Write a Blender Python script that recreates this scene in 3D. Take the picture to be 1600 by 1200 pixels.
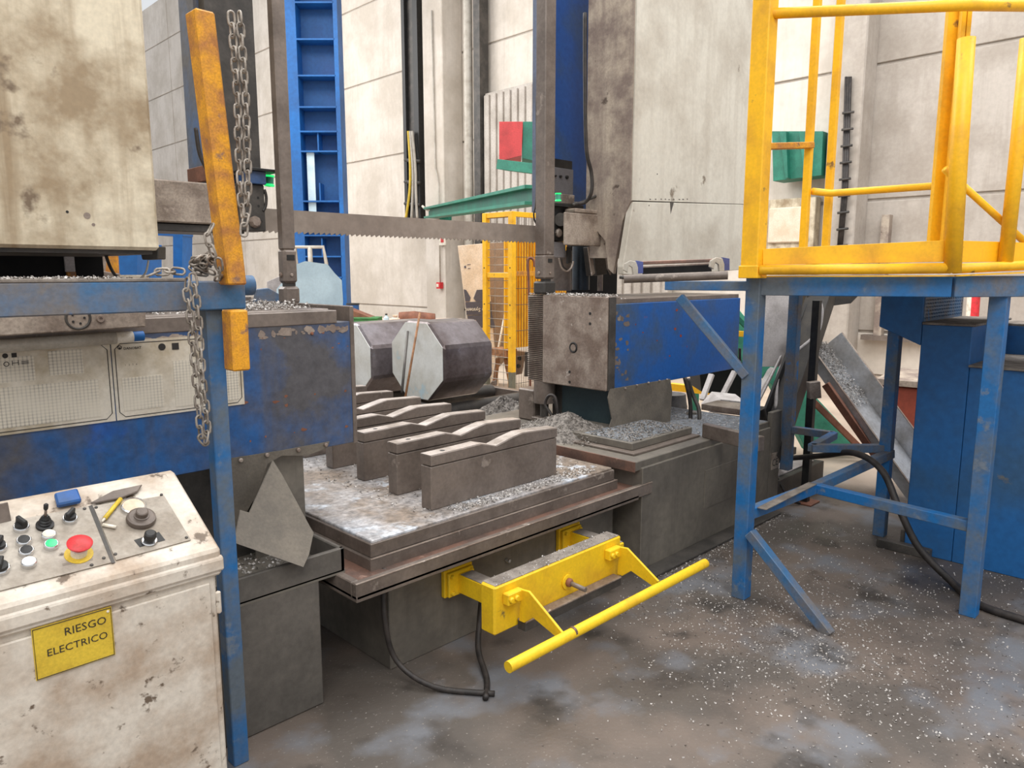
import bpy, bmesh, math, random
from mathutils import Vector, Matrix
random.seed(7)
for o in list(bpy.data.objects): bpy.data.objects.remove(o)
SC = bpy.context.scene
COL = SC.collection
V = Vector
# ---------------------------------------------------------------- camera
F = 1150.0; PIT = math.atan(175/F); H = 1.7; S2 = math.sqrt(.5)
cd = bpy.data.cameras.new('camera'); cam = bpy.data.objects.new('camera', cd); COL.objects.link(cam)
cam.location = (0, 0, H); cam.rotation_euler = (math.pi/2 - PIT, 0, -math.pi/4)
cd.sensor_width = 36; cd.lens = F/1600*36; cd.clip_start = .05; cd.clip_end = 300
SC.camera = cam
# ---------------------------------------------------------------- light
w = bpy.data.worlds.new('sky'); SC.world = w; w.use_nodes = True
bg = w.node_tree.nodes['Background']; bg.inputs[0].default_value = (.93, .96, 1, 1); bg.inputs[1].default_value = .82
def area(name, loc, size, power, target, col=(1, 1, 1)):
    l = bpy.data.lights.new(name, 'AREA'); l.shape = 'RECTANGLE'; l.size, l.size_y = size; l.energy = power; l.color = col
    o = bpy.data.objects.new(name, l); COL.objects.link(o); o.location = loc
    o.rotation_euler = (V(target)-V(loc)).to_track_quat('-Z', 'Y').to_euler(); o['kind'] = 'structure'; return o
area('skylight', (4.5, 8, 11), (5, 14), 1500, (4.5, 5.5, 0), (1, .98, .95))
area('rear_daylight', (3, 20, 9), (10, 6), 1500, (12, 12, 2), (1, .97, .93))
area('side_daylight', (8, 0, 9.5), (4, 8), 600, (8, 2, 0), (.97, .98, 1))
area('front_fill_light', (-1.5, -2.5, 8.5), (6, 6), 620, (2.8, 3, .8), (1, .985, .96))  # soft fill light added behind the camera to brighten the machine fronts
SC.view_settings.view_transform = 'Standard'; SC.view_settings.look = 'None'
SC.view_settings.exposure = 0.0; SC.view_settings.gamma = 1; SC.view_settings.use_curve_mapping = False

# ---------------------------------------------------------------- survey: point where the sight line through a spot of the photo meets a plane of the place
def ray(px, py):
    u = (px-800)/F; v = (600-py)/F
    fw = math.cos(PIT)+v*math.sin(PIT); up = -math.sin(PIT)+v*math.cos(PIT)
    return V(((fw+u)*S2, (fw-u)*S2, up)), fw
def A(px, py, X=None, Y=None, Z=None, D=None):
    r, fw = ray(px, py)
    t = X/r.x if X is not None else Y/r.y if Y is not None else (Z-H)/r.z if Z is not None else D/fw
    return V((0, 0, H)) + r*t
def AP(px, py, p, n):
    r, _ = ray(px, py); o = V((0, 0, H)); t = (p-o).dot(n)/r.dot(n); return o+r*t
def LD(l, d, z): return V(((d+l)*S2, (d-l)*S2, z))

# ---------------------------------------------------------------- materials
def lin(h):
    h = h.lstrip('#'); c = [int(h[i:i+2], 16)/255 for i in (0, 2, 4)]
    return tuple((x/12.92 if x <= .04045 else ((x+.055)/1.055)**2.4) for x in c)+(1,)
MATS = {}
def mat(name, c1, c2=None, amt=.5, scale=3., rough=.6, metal=0., bump=.15, streak=0., c3=None, a3=.3, s3=9., fine=.12, emit=0.):
    """paint / steel / concrete with dirt (c2), a third colour of patches (c3), grain and fine relief"""
    if name in MATS: return MATS[name]
    m = bpy.data.materials.new(name); m.use_nodes = True; nt = m.node_tree; N = nt.nodes; L = nt.links
    b = N['Principled BSDF']; b.inputs['Metallic'].default_value = metal
    g = N.new('ShaderNodeNewGeometry')
    def noise(s, det=6, mapscale=None, rough_=.6):
        n = N.new('ShaderNodeTexNoise'); n.inputs['Scale'].default_value = s; n.inputs['Detail'].default_value = det; n.inputs['Roughness'].default_value = rough_
        if mapscale:
            mp = N.new('ShaderNodeMapping'); mp.inputs['Scale'].default_value = mapscale; L.new(g.outputs['Position'], mp.inputs[0]); L.new(mp.outputs[0], n.inputs['Vector'])
        else: L.new(g.outputs['Position'], n.inputs['Vector'])
        return n.outputs[0]
    def ramp(src, lo, hi):
        r = N.new('ShaderNodeMapRange'); r.inputs[1].default_value = lo; r.inputs[2].default_value = hi; L.new(src, r.inputs[0]); return r.outputs[0]
    def mix(fac, a, bcol, mode='MIX'):
        x = N.new('ShaderNodeMix'); x.data_type = 'RGBA'; x.blend_type = mode
        if isinstance(fac, float): x.inputs[0].default_value = fac
        else: L.new(fac, x.inputs[0])
        for s, val in ((6, a), (7, bcol)):
            if isinstance(val, tuple): x.inputs[s].default_value = val
            else: L.new(val, x.inputs[s])
        return x.outputs[2]
    col = lin(c1)
    n1 = noise(scale, 7)
    if c2: 
        t = .68-.36*amt
        col = mix(ramp(n1, t-.09, t+.11), col, lin(c2))
    if streak and c2:
        col = mix(ramp(noise(9, 5, (1, 1, .08)), .5, .5+.35*(1.2-streak)), col, lin(c2))
    if c3: col = mix(ramp(noise(s3, 5), .70-.2*a3-.02, .70-.2*a3+.04), col, lin(c3))
    f = noise(scale*14, 4)
    r = N.new('ShaderNodeMapRange'); r.inputs[1].default_value = .25; r.inputs[2].default_value = .75; r.inputs[3].default_value = 1-fine*1.6; r.inputs[4].default_value = 1+fine; L.new(f, r.inputs[0])
    vm = N.new('ShaderNodeVectorMath'); vm.operation = 'SCALE'
    if isinstance(col, tuple): vm.inputs[0].default_value = col[:3]
    else: L.new(col, vm.inputs[0])
    L.new(r.outputs[0], vm.inputs['Scale']); L.new(vm.outputs[0], b.inputs['Base Color'])
    rr = N.new('ShaderNodeMapRange'); rr.inputs[3].default_value = max(.05, rough-.12); rr.inputs[4].default_value = min(1, rough+.15); L.new(n1, rr.inputs[0]); L.new(rr.outputs[0], b.inputs['Roughness'])
    if bump:
        bp = N.new('ShaderNodeBump'); bp.inputs['Strength'].default_value = bump; bp.inputs['Distance'].default_value = .004; L.new(f, bp.inputs['Height']); L.new(bp.outputs[0], b.inputs['Normal'])
    if emit:
        b.inputs['Emission Color'].default_value = lin(c1); b.inputs['Emission Strength'].default_value = emit
    MATS[name] = m; return m
M = dict(
 blue=mat('clamp_blue', '#1d5590', '#555356', .55, 2.2, .5, 0, .25, .35, '#1457ae', .25, 1.7, fine=.2),
 blue2=mat('vivid_blue', '#10559e', '#3b5068', .36, 2.6, .45, 0, .1, 0, '#8a4a44', .0, 6),
 frame=mat('platform_blue', '#1a68a6', '#5f6a74', .47, 4, .5, 0, .15, 0, '#6a7684', .3, 7, fine=.1),
 frame_d=mat('dusty_platform_blue', '#3c6a94', '#6d6a6a', .55, 5, .55, 0, .2, 0, '#2a72b0', .3, 5),
 cab=mat('cabinet_blue', '#1f62a0', '#2f587f', .5, 1.6, .5, 0, .1, 0, '#6a6a66', .05, 5),
 dust=mat('grey_dust', '#8b8279', '#6c635b', .5, 12, .85, 0, .4),
 yel=mat('rail_yellow', '#fcc01c', '#e0a526', .3, 5, .45, 0, .1, 0, '#8d6b3a', .05, 9, fine=.06),
 yelo=mat('old_yellow', '#e09c20', '#b0743a', .5, 12, .6, 0, .3, 0, '#8f6a52', .35, 14, fine=.2),
 yelb=mat('bumper_yellow', '#efc41c', '#d9a820', .3, 6, .5, 0, .1, 0, '#7d6a3c', .05, 11, fine=.07),
 steel=mat('oily_steel', '#7d7168', '#655a52', .5, 4, .42, .15, .2, 0, '#94887e', .2, 8),
 steel_l=mat('worn_light_steel', '#a4968a', '#7c6b60', .5, 6, .4, .15, .25, .3, '#c2b7ae', .15, 16, fine=.18),
 steel_d=mat('dark_steel', '#3c3936', '#55504b', .45, 5, .5, .2, .2),
 table=mat('table_top', '#b5b3b4', '#85776a', .5, 2.6, .42, .1, .5, 0, '#c3c7cd', .45, 5.5, fine=.4),  # window light mirrored in the steel put into the pale bluish colour
 base=mat('base_grey', '#7d766b', '#645e56', .5, 1.8, .5, .1, .15, .5, '#6f6a62', .2, 6),
 basew=mat('trough_grey', '#67615a', '#55504a', .5, 3, .65, .05, .25),
 rub=mat('rubber_flap', '#5f584f', '#70685d', .5, 6, .7, 0, .3),
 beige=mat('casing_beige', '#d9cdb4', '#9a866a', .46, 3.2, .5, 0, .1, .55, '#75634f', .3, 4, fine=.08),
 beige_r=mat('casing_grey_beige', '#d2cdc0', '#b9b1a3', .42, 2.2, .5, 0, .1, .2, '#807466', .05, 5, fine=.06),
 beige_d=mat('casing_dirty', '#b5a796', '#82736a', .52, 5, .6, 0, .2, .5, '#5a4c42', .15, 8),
 arm=mat('arm_dirty_beige', '#a89a8c', '#7b6c60', .5, 7, .6, 0, .3, 0, '#a8998c', .2, 14, fine=.2),
 cons=mat('console_cream', '#d3c9bb', '#ae9a86', .46, 5, .5, 0, .12, 0, '#6b5b4c', .30, 19, fine=.1),
 consp=mat('console_plate', '#aba296', '#8c8173', .5, 7, .5, .1, .1, 0, '#5b5047', .12, 16),
 chipk=mat('dull_chips', '#98918a', '#6f6861', .5, 60, .5, .05, .1),
 layer=mat('fine_swarf_layer', '#8e949b', '#6f6f70', .5, 30, .6, .1, 1.0, 0, '#b5bcc4', .3, 40, fine=.4),
 convey=mat('conveyor_black', '#2f2c2a', '#454039', .4, 6, .5, 0, .2),
 black=mat('black_plastic', '#1b1a1a', '#2a2927', .4, 20, .5, 0, .05),
 dark=mat('dark_bellows', '#101010', '#1c1b1a', .4, 8, .9, 0, .1),
 chrome=mat('chrome', '#d8d8d8', None, rough=.22, metal=.9, bump=0),
 white=mat('white_plastic', '#e8e0d2', '#cbbfa8', .4, 20, .4, 0, 0),
 red=mat('red_plastic', '#d9323a', '#b8302f', .4, 20, .45, 0, 0),
 redp=mat('crane_red', '#c23b3b', '#a83434', .4, 4, .5, 0, 0),
 green=mat('beam_green', '#1f6b58', '#2b8069', .4, 3, .5, 0, .05),
 greenl=mat('guard_green', '#4fa98c', '#3c8d74', .4, 2, .6, 0, .05),
 lamp=mat('green_lamp', '#20e070', None, rough=.3, bump=0, emit=1.2),
 lampw=mat('lit_white_lamp', '#fff3e0', None, rough=.3, bump=0, emit=.8),
 lampg=mat('lit_green_button', '#18c870', None, rough=.3, bump=0, emit=.35),
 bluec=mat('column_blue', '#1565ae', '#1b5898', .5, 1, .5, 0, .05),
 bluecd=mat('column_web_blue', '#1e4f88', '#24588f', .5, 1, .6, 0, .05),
 wall=mat('concrete_cream', '#d6cdc2', '#c2b8ab', .5, .9, .85, 0, .1, .3, fine=.04),
 wallg=mat('concrete_grey', '#b3aaa0', '#a0968b', .5, 1.2, .85, 0, .1, .3, fine=.06),
 side=mat('siding', '#b9b1a8', '#a79e94', .5, 2, .6, 0, .05),
 floor=None,
 ingot=mat('ingot_skin', '#8f888b', '#635857', .5, 2.4, .3, .55, .2, 0, '#9a98a0', .3, 5),
 cut=mat('sawn_face', '#e3e5e2', '#cdccc4', .5, 3, .5, .1, .05, 0, '#b9cdd4', .4, 3, fine=.05),
 cutb=mat('sawn_face_bluish', '#cbe1ea', '#b9cfd9', .5, 3, .5, .1, .05, .3, fine=.05),
 carton=mat('cardboard', '#e3d2bd', '#d4bfa5', .4, 4, .9, 0, .02),
 cartond=mat('cardboard_brown', '#97816d', '#83705f', .4, 4, .9, 0, .02),
 print=mat('printed_dark_grey', '#55525a', None, rough=.8, bump=0),
 chain=mat('chain_steel', '#aaa196', '#7b7167', .5, 30, .45, .3, .2),
 chip=mat('steel_chips', '#cbc6c1', '#8f8882', .5, 60, .4, .1, .1),
 chipd=mat('chip_heap', '#a09890', '#5f5953', .5, 45, .6, .1, 1.0),
 stainless=mat('chute_steel', '#cccdd0', '#a9a5a1', .5, 3, .3, .35, .05),
 brown=mat('rust_brown', '#8d5b45', '#6f4736', .5, 6, .7, 0, .2),
 wood=mat('wood_stick', '#a2724c', '#7b5638', .5, 20, .7, 0, .1),
 redbrown=mat('container_red', '#8e3d29', '#7a3425', .5, 2, .6, 0, .1),
 grn=mat('pallet_green', '#3b7a40', '#2c5f33', .5, 4, .7, 0, .1),
 hose=mat('hose_black', '#25211f', '#3a332f', .5, 20, .55, 0, .1),
 gpanel=mat('grey_panel', '#cbc5c2', '#b0a9a6', .5, 7, .7, 0, .1),
 plate=mat('plaque_yellow', '#d9b93a', '#c7a632', .4, 10, .5, 0, 0),
 ink=mat('black_ink', '#2b2724', None, rough=.7, bump=0),
 inkg=mat('faint_ink', '#8d8377', None, rough=.8, bump=0),
 sign=mat('chart_plate', '#ddd4c4', '#b5a68d', .42, 5, .6, 0, .02, 0, '#8a735a', .12, 10, fine=.06),
 paper=mat('pipe_white', '#b5aea2', '#a1988b', .4, 6, .4, 0, .02),
 copper=mat('copper_tinted_steel', '#8b6a5c', '#6a5850', .5, 7, .4, .4, .2, 0, '#a7887a', .25, 12),
 sky=mat('bright_glazing', '#f4f8ff', None, rough=.4, bump=0, emit=1.6),
)
# floor: concrete, oily and chip-strewn round the machines, dusty beige beyond
def floor_mat():
    m = bpy.data.materials.new('workshop_floor'); m.use_nodes = True; nt = m.node_tree; N = nt.nodes; L = nt.links; b = N['Principled BSDF']
    g = N.new('ShaderNodeNewGeometry')
    def noise(s, d=6):
        n = N.new('ShaderNodeTexNoise'); n.inputs['Scale'].default_value = s; n.inputs['Detail'].default_value = d; L.new(g.outputs['Position'], n.inputs['Vector']); return n.outputs[0]
    def rng(src, a, bb, c=0, d=1):
        r = N.new('ShaderNodeMapRange'); r.inputs[1].default_value = a; r.inputs[2].default_value = bb; r.inputs[3].default_value = c; r.inputs[4].default_value = d; L.new(src, r.inputs[0]); return r.outputs[0]
    def mix(f, a, c):
        x = N.new('ShaderNodeMix'); x.data_type = 'RGBA'; L.new(f, x.inputs[0])
        for s, val in ((6, a), (7, c)):
            if isinstance(val, tuple): x.inputs[s].default_value = val
            else: L.new(val, x.inputs[s])
        return x.outputs[2]
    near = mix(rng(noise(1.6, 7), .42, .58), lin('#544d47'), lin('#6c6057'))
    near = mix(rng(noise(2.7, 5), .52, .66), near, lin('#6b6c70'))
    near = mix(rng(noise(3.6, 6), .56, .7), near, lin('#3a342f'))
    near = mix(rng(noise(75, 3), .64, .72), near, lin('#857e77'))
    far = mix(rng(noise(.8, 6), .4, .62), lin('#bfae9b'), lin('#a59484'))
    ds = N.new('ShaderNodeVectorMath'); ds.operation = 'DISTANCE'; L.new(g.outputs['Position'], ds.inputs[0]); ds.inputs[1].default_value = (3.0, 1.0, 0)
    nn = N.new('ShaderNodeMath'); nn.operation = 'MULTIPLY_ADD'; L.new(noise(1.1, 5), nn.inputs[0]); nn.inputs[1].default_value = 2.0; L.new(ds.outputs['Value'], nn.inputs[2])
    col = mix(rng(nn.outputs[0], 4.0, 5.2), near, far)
    L.new(col, b.inputs['Base Color']); L.new(rng(noise(2.2), .35, .65, .35, .75), b.inputs['Roughness'])
    bp = N.new('ShaderNodeBump'); bp.inputs['Strength'].default_value = .35; bp.inputs['Distance'].default_value = .005; L.new(noise(55, 4), bp.inputs['Height']); L.new(bp.outputs[0], b.inputs['Normal'])
    return m
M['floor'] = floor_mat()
# printed cutting chart: fine rules and rows of figures on a cream plate
def chart_mat():
    m = bpy.data.materials.new('chart_print'); m.use_nodes = True; nt = m.node_tree; N = nt.nodes; L = nt.links; b = N['Principled BSDF']; b.inputs['Roughness'].default_value = .6
    g = N.new('ShaderNodeNewGeometry'); sp = N.new('ShaderNodeSeparateXYZ'); L.new(g.outputs['Position'], sp.inputs[0])
    def math_(op, a, bb):
        n = N.new('ShaderNodeMath'); n.operation = op
        for i, q in enumerate((a, bb)):
            if isinstance(q, (int, float)): n.inputs[i].default_value = q
            elif q is not None: L.new(q, n.inputs[i])
        return n.outputs[0]
    col = math_('LESS_THAN', math_('FRACT', math_('MULTIPLY', sp.outputs[0], 85), None), .35)
    row = math_('LESS_THAN', math_('FRACT', math_('MULTIPLY', sp.outputs[2], 95), None), .5)
    n = N.new('ShaderNodeTexNoise'); n.inputs['Scale'].default_value = 60; n.inputs['Detail'].default_value = 6; L.new(g.outputs['Position'], n.inputs['Vector'])
    n2 = N.new('ShaderNodeTexNoise'); n2.inputs['Scale'].default_value = 5; n2.inputs['Detail'].default_value = 6; L.new(g.outputs['Position'], n2.inputs['Vector'])
    r2 = N.new('ShaderNodeMapRange'); r2.inputs[1].default_value = .38; r2.inputs[2].default_value = .66; r2.inputs[3].default_value = .12; r2.inputs[4].default_value = .95; L.new(n2.outputs[0], r2.inputs[0])
    fig = math_('MULTIPLY', row, n.outputs[0])
    tot = math_('MULTIPLY', math_('ADD', math_('MULTIPLY', col, .42), math_('MULTIPLY', fig, .5)), r2.outputs[0])
    x = N.new('ShaderNodeMix'); x.data_type = 'RGBA'; L.new(tot, x.inputs[0]); x.inputs[6].default_value = lin('#dad1c0'); x.inputs[7].default_value = lin('#5a534c'); L.new(x.outputs[2], b.inputs['Base Color'])
    return m
M['chart'] = chart_mat()

# ---------------------------------------------------------------- mesh helpers (points are given in the place's own metres)
WL = {}
def wl(p): return WL.get(p.name, V((0, 0, 0))) if p else V((0, 0, 0))
def link(o, parent, loc):
    COL.objects.link(o)
    if parent: o.parent = parent
    o.location = V(loc)-wl(parent); WL[o.name] = V(loc)
def mesh(name, verts, faces, m, parent=None, bev=0., smooth=False, loc=None):
    verts = [V(v) for v in verts]
    if loc is None:
        if parent: loc = wl(parent)
        else:
            n = len(verts); loc = V((sum(v.x for v in verts)/n, sum(v.y for v in verts)/n, min(v.z for v in verts)))
    me = bpy.data.meshes.new(name); me.from_pydata([v-V(loc) for v in verts], [], faces)
    bm = bmesh.new(); bm.from_mesh(me); bmesh.ops.recalc_face_normals(bm, faces=bm.faces)
    if bev: bmesh.ops.bevel(bm, geom=[e for e in bm.edges if e.is_manifold and e.calc_face_angle(0) > .4], offset=bev, segments=1, affect='EDGES', clamp_overlap=True)
    bm.to_mesh(me); bm.free()
    if smooth: me.polygons.foreach_set('use_smooth', [True]*len(me.polygons))
    me.materials.append(m); o = bpy.data.objects.new(name, me); link(o, parent, loc); return o
def tag(o, label=None, cat=None, group=None, kind=None):
    for k, v in (('label', label), ('category', cat), ('group', group), ('kind', kind)):
        if v: o[k] = v
    return o
def thing(name, label, cat, loc, group=None):
    o = bpy.data.objects.new(name, None); o.empty_display_size = .1; link(o, None, loc); return tag(o, label, cat, group)
BF = [(0, 1, 3, 2), (4, 6, 7, 5), (0, 4, 5, 1), (2, 3, 7, 6), (0, 2, 6, 4), (1, 5, 7, 3)]
def box(name, a, b, m, parent=None, bev=.004):
    vs = [V((x, y, z)) for x in (a[0], b[0]) for y in (a[1], b[1]) for z in (a[2], b[2])]
    return mesh(name, vs, BF, m, parent, bev)
def obox(name, c, ex, ey, ez, m, parent=None, bev=.003):
    c, ex, ey, ez = map(V, (c, ex, ey, ez)); vs = [c+ex*i+ey*j+ez*k for i in (-1, 1) for j in (-1, 1) for k in (-1, 1)]
    return mesh(name, vs, BF, m, parent, bev)
def bar(name, p, q, w_, h_, m, parent=None, up=(0, 0, 1), bev=.003):
    p, q = V(p), V(q); d = (q-p); dn = d.normalized(); s = dn.cross(V(up))
    if s.length < 1e-3: s = dn.cross(V((S2, S2, 0)))
    s.normalize(); u = s.cross(dn).normalized()
    return obox(name, (p+q)/2, d/2, s*w_/2, u*h_/2, m, parent, bev)
def prism(name, pts, vec, m, parent=None, bev=.003):
    pts = [V(p) for p in pts]; n = len(pts); vs = pts+[p+V(vec) for p in pts]
    fs = [tuple(range(n)), tuple(range(2*n-1, n-1, -1))]+[(i, (i+1) % n, n+(i+1) % n, n+i) for i in range(n)]
    return mesh(name, vs, fs, m, parent, bev)
def frame_of(d):
    d = V(d).normalized(); a = V((0, 0, 1)) if abs(d.z) < .9 else V((1, 0, 0)); s = d.cross(a).normalized(); return s, s.cross(d).normalized(), d
def lathe(name, p, axis, prof, m, parent=None, n=20, smooth=True, cap=True):
    s, u, d = frame_of(axis); vs = []; fs = []
    for r, h in prof:
        for i in range(n):
            a = 2*math.pi*i/n; vs.append(V(p)+d*h+(s*math.cos(a)+u*math.sin(a))*r)
    for k in range(len(prof)-1):
        for i in range(n): fs.append((k*n+i, k*n+(i+1) % n, (k+1)*n+(i+1) % n, (k+1)*n+i))
    if cap: fs.append(tuple(range(n))); fs.append(tuple((len(prof)-1)*n+i for i in range(n)))
    o = mesh(name, vs, fs, m, parent)
    if smooth:
        for pl in o.data.polygons: pl.use_smooth = len(pl.vertices) == 4
        bm = bmesh.new(); bm.from_mesh(o.data)
        for e in bm.edges:
            if e.is_manifold and e.calc_face_angle(0) > .6: e.smooth = False
        bm.to_mesh(o.data); bm.free()
    return o
def cyl(name, p, q, r, m, parent=None, n=16, r2=None):
    p, q = V(p), V(q); return lathe(name, p, q-p, [(r, 0), (r2 if r2 is not None else r, (q-p).length)], m, parent, n)
def spline(pts, k=6):
    pts = [V(p) for p in pts]; out = []
    for i in range(len(pts)-1):
        a = pts[max(i-1, 0)]; b = pts[i]; c = pts[i+1]; d = pts[min(i+2, len(pts)-1)]
        for j in range(k):
            t = j/k; out.append(.5*((2*b)+(c-a)*t+(2*a-5*b+4*c-d)*t*t+(3*b-a-3*c+d)*t**3))
    return out+[pts[-1]]
def tube(name, pts, r, m, parent=None, n=8, closed=False, smooth=True):
    pts = [V(p) for p in pts]; vs = []; fs = []; u = None; K = len(pts)
    for i, p in enumerate(pts):
        d = (pts[(i+1) % K]-pts[i-1]) if closed else (pts[min(i+1, K-1)]-pts[max(i-1, 0)]); d.normalize()
        if u is None: s, u, _ = frame_of(d)
        s = d.cross(u).normalized(); u = s.cross(d).normalized()
        for j in range(n):
            a = 2*math.pi*j/n; vs.append(p+(s*math.cos(a)+u*math.sin(a))*r)
    for i in range(K if closed else K-1):
        i2 = (i+1) % K
        for j in range(n): fs.append((i*n+j, i*n+(j+1) % n, i2*n+(j+1) % n, i2*n+j))
    if not closed: fs.append(tuple(range(n))); fs.append(tuple((K-1)*n+j for j in range(n)))
    return mesh(name, vs, fs, m, parent, smooth=smooth)
def text(name, s, p, ex, ey, size, m, parent, depth=.0008, align='LEFT', bold=0.):
    cu = bpy.data.curves.new('t', 'FONT'); cu.body = s; cu.size = 1; cu.extrude = .0; cu.align_x = align; cu.offset = bold; cu.resolution_u = 2
    to = bpy.data.objects.new('t', cu); COL.objects.link(to); bpy.context.view_layer.update()
    me = bpy.data.meshes.new_from_object(to.evaluated_get(bpy.context.evaluated_depsgraph_get())); bpy.data.objects.remove(to)
    ex = V(ex).normalized(); ey = V(ey).normalized(); n = ex.cross(ey)
    vs = [V(p)+ex*v.co.x*size+ey*v.co.y*size+n*depth for v in me.vertices]; fs = [tuple(f.vertices) for f in me.polygons]
    bpy.data.meshes.remove(me)
    o = mesh(name, vs, fs, m, parent); return o
def chips(name, n, sampler, size, m, parent=None, lift=.5):
    """loose curls of swarf, far too many to count: one object"""
    vs = []; fs = []
    for _ in range(n):
        c = V(sampler()); a = V((random.uniform(-1, 1), random.uniform(-1, 1), random.uniform(-.6, .6))).normalized(); s = size*random.uniform(.5, 1.4)
        b = a.cross(V((random.uniform(-1, 1), random.uniform(-1, 1), 1))).normalized(); k = len(vs); cdir = a.cross(b)
        c = c+V((0, 0, s*lift*random.uniform(.2, 1)))
        wd = s*.28
        vs += [c-a*s*.5-b*wd, c-a*s*.5+b*wd, c+cdir*s*.22-b*wd, c+cdir*s*.22+b*wd, c+a*s*.5-b*wd, c+a*s*.5+b*wd]
        fs += [(k, k+1, k+3, k+2), (k+2, k+3, k+5, k+4)]
    return tag(mesh(name, vs, fs, m, parent), kind='stuff')
def mound(name, c, rx, ry, h, m, parent=None, n=26, seed=1, ex=V((1, 0, 0))):
    rnd = random.Random(seed); vs = []; fs = []; ey = V((-ex.y, ex.x, 0))
    R = 8
    for k in range(R+1):
        t = k/R
        for i in range(n):
            a = 2*math.pi*i/n; q = (1+.22*math.sin(2*a+seed)+.12*math.sin(5*a+seed*2)); z = h*(1-t)**1.0*(1-.15*t) if k < R else -.003
            z += 0 if k in (0, R) else rnd.uniform(-.1, .12)*h
            vs.append(V(c)+ex*math.cos(a)*rx*t*q+ey*math.sin(a)*ry*t*q+V((0, 0, z)))
    for k in range(R):
        for i in range(n): fs.append((k*n+i, k*n+(i+1) % n, (k+1)*n+(i+1) % n, (k+1)*n+i))
    fs.append(tuple(R*n+i for i in range(n)))
    return mesh(name, vs, fs, m, parent)
def bolt(name, p, axis, r, m, parent, h=.008): return lathe(name, p, axis, [(r, -.002), (r, h*.6), (r*.7, h)], m, parent, 8)
Z3 = V((0, 0, 1)); X3 = V((1, 0, 0)); Y3 = V((0, 1, 0))
def struct(o): o['kind'] = 'structure'; return o
#PART2
# ================================================================ SETTING
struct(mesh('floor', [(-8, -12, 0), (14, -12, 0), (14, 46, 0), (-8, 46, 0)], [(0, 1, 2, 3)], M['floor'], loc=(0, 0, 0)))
WX = 12.8
wb = struct(box('wall_back', (WX+.03, -12, 0), (WX+.3, 45, 13.0), M['wallg'], None, 0))
zs = [0, .72, 2.85, 4.95, 7.1, 9.2, 11.3, 13.0]
ys = [-12, -6.5, -1, 4.95, 10.3, 14.9, 21, 27, 33, 39, 45]
for i in range(len(zs)-1):
    for j in range(len(ys)-1):
        box('concrete_panel', (WX, ys[j]+.02, zs[i]+.022), (WX+.06, ys[j+1]-.02, zs[i+1]-.022), M['wall'] if ys[j] > 4.9 else M['wallg'] if i > 0 else M['wall'], wb, .01)
wf = struct(box('wall_far', (-8, 45, 0), (WX+.3, 45.3, 5), M['wall'], None, 0))
wn = struct(box('window_1', (-8, 45.1, 5), (WX, 45.2, 13), M['sky'], None, 0))
for k in range(9): box('window_bar', (-8+k*2.5, 44.98, 5), (-7.9+k*2.5, 45.08, 13), M['bluec'], wn, 0)
for z in (7.5, 10): box('window_bar', (-8, 44.98, z), (WX, 45.08, z+.12), M['bluec'], wn, 0)
# concrete columns standing proud of the wall
struct(box('trim_1', (12.15, 14.55, 0), (12.8, 15.32, 12.8), M['wall'], None, .02))
struct(box('trim_2', (12.3, 4.6, 0), (12.8, 5.12, 12.8), M['wallg'], None, .02))
# corrugated siding in a recessed bay beside the column
sd = struct(box('door_1', (12.55, 8.2, 0), (12.72, 13.45, 5.9), M['side'], None, 0))
for k in range(22):
    y = 8.35+k*.235; box('siding_rib', (12.50, y, .05), (12.56, y+.17, 5.85), M['side'], sd, .012)
struct(cyl('trim_3', (12.45, 13.95, 0), (12.45, 13.95, 9), .11, M['paper'], None, 14))
struct(box('trim_4', (12.42, 13.5, 0), (12.7, 13.72, 9), M['steel_d'], None, 0))
# pale lower door and frames on the right
d2 = struct(box('door_2', (12.55, 5.35, 0), (12.76, 6.25, 2.95), M['beige'], None, .01))
for z0, z1 in ((.3, 1.1), (1.25, 2.05), (2.2, 2.8)): box('door_panel', (12.5, 5.45, z0), (12.56, 6.15, z1), M['carton'], d2, .02)
struct(box('trim_5', (12.62, -12, .6), (12.8, 4.5, .68), M['steel'], None, 0))
for y in (4.2, 1.9): struct(box('trim_6' if y > 4 else 'trim_7', (12.66, y, .68), (12.8, y+.12, 2.6), M['beige_d'], None, 0))

# ---- overhead things in the background
t = thing('blue_steel_column', 'tall bright blue steel column with stiffener plates, standing in front of the far concrete wall', 'column', (9.4, 16, 0))
e = V((.62, -.62, 0)).normalized(); q = V((S2, S2, 0)); c0 = LD(-4.62, 18, 0)
def colbar(n, s0, s1, d0, d1, z0, z1, m):
    vs = [c0+e*s+q*d+Z3*z for s in (s0, s1) for d in (d0, d1) for z in (z0, z1)]; return mesh(n, vs, BF, m, t)
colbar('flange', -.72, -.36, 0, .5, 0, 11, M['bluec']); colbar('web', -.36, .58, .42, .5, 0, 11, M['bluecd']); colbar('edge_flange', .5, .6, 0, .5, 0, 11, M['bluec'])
colbar('cover_strip', -.26, -.08, .1, .14, 3.05, 4.55, M['cutb'])
for z in (.6, 1.05, 1.55, 2.05, 2.55, 3.0, 3.35, 4.5, 4.95, 5.5, 6.2, 7.0, 7.8, 8.6): colbar('stiffener', -.36, .52, 0, .44, z, z+.035, M['bluec'])
for z in (3.35, 4.5, 2.05): colbar('upright_rib', .02, .05, .06, .44, z, z+.45, M['bluec'])
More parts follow.
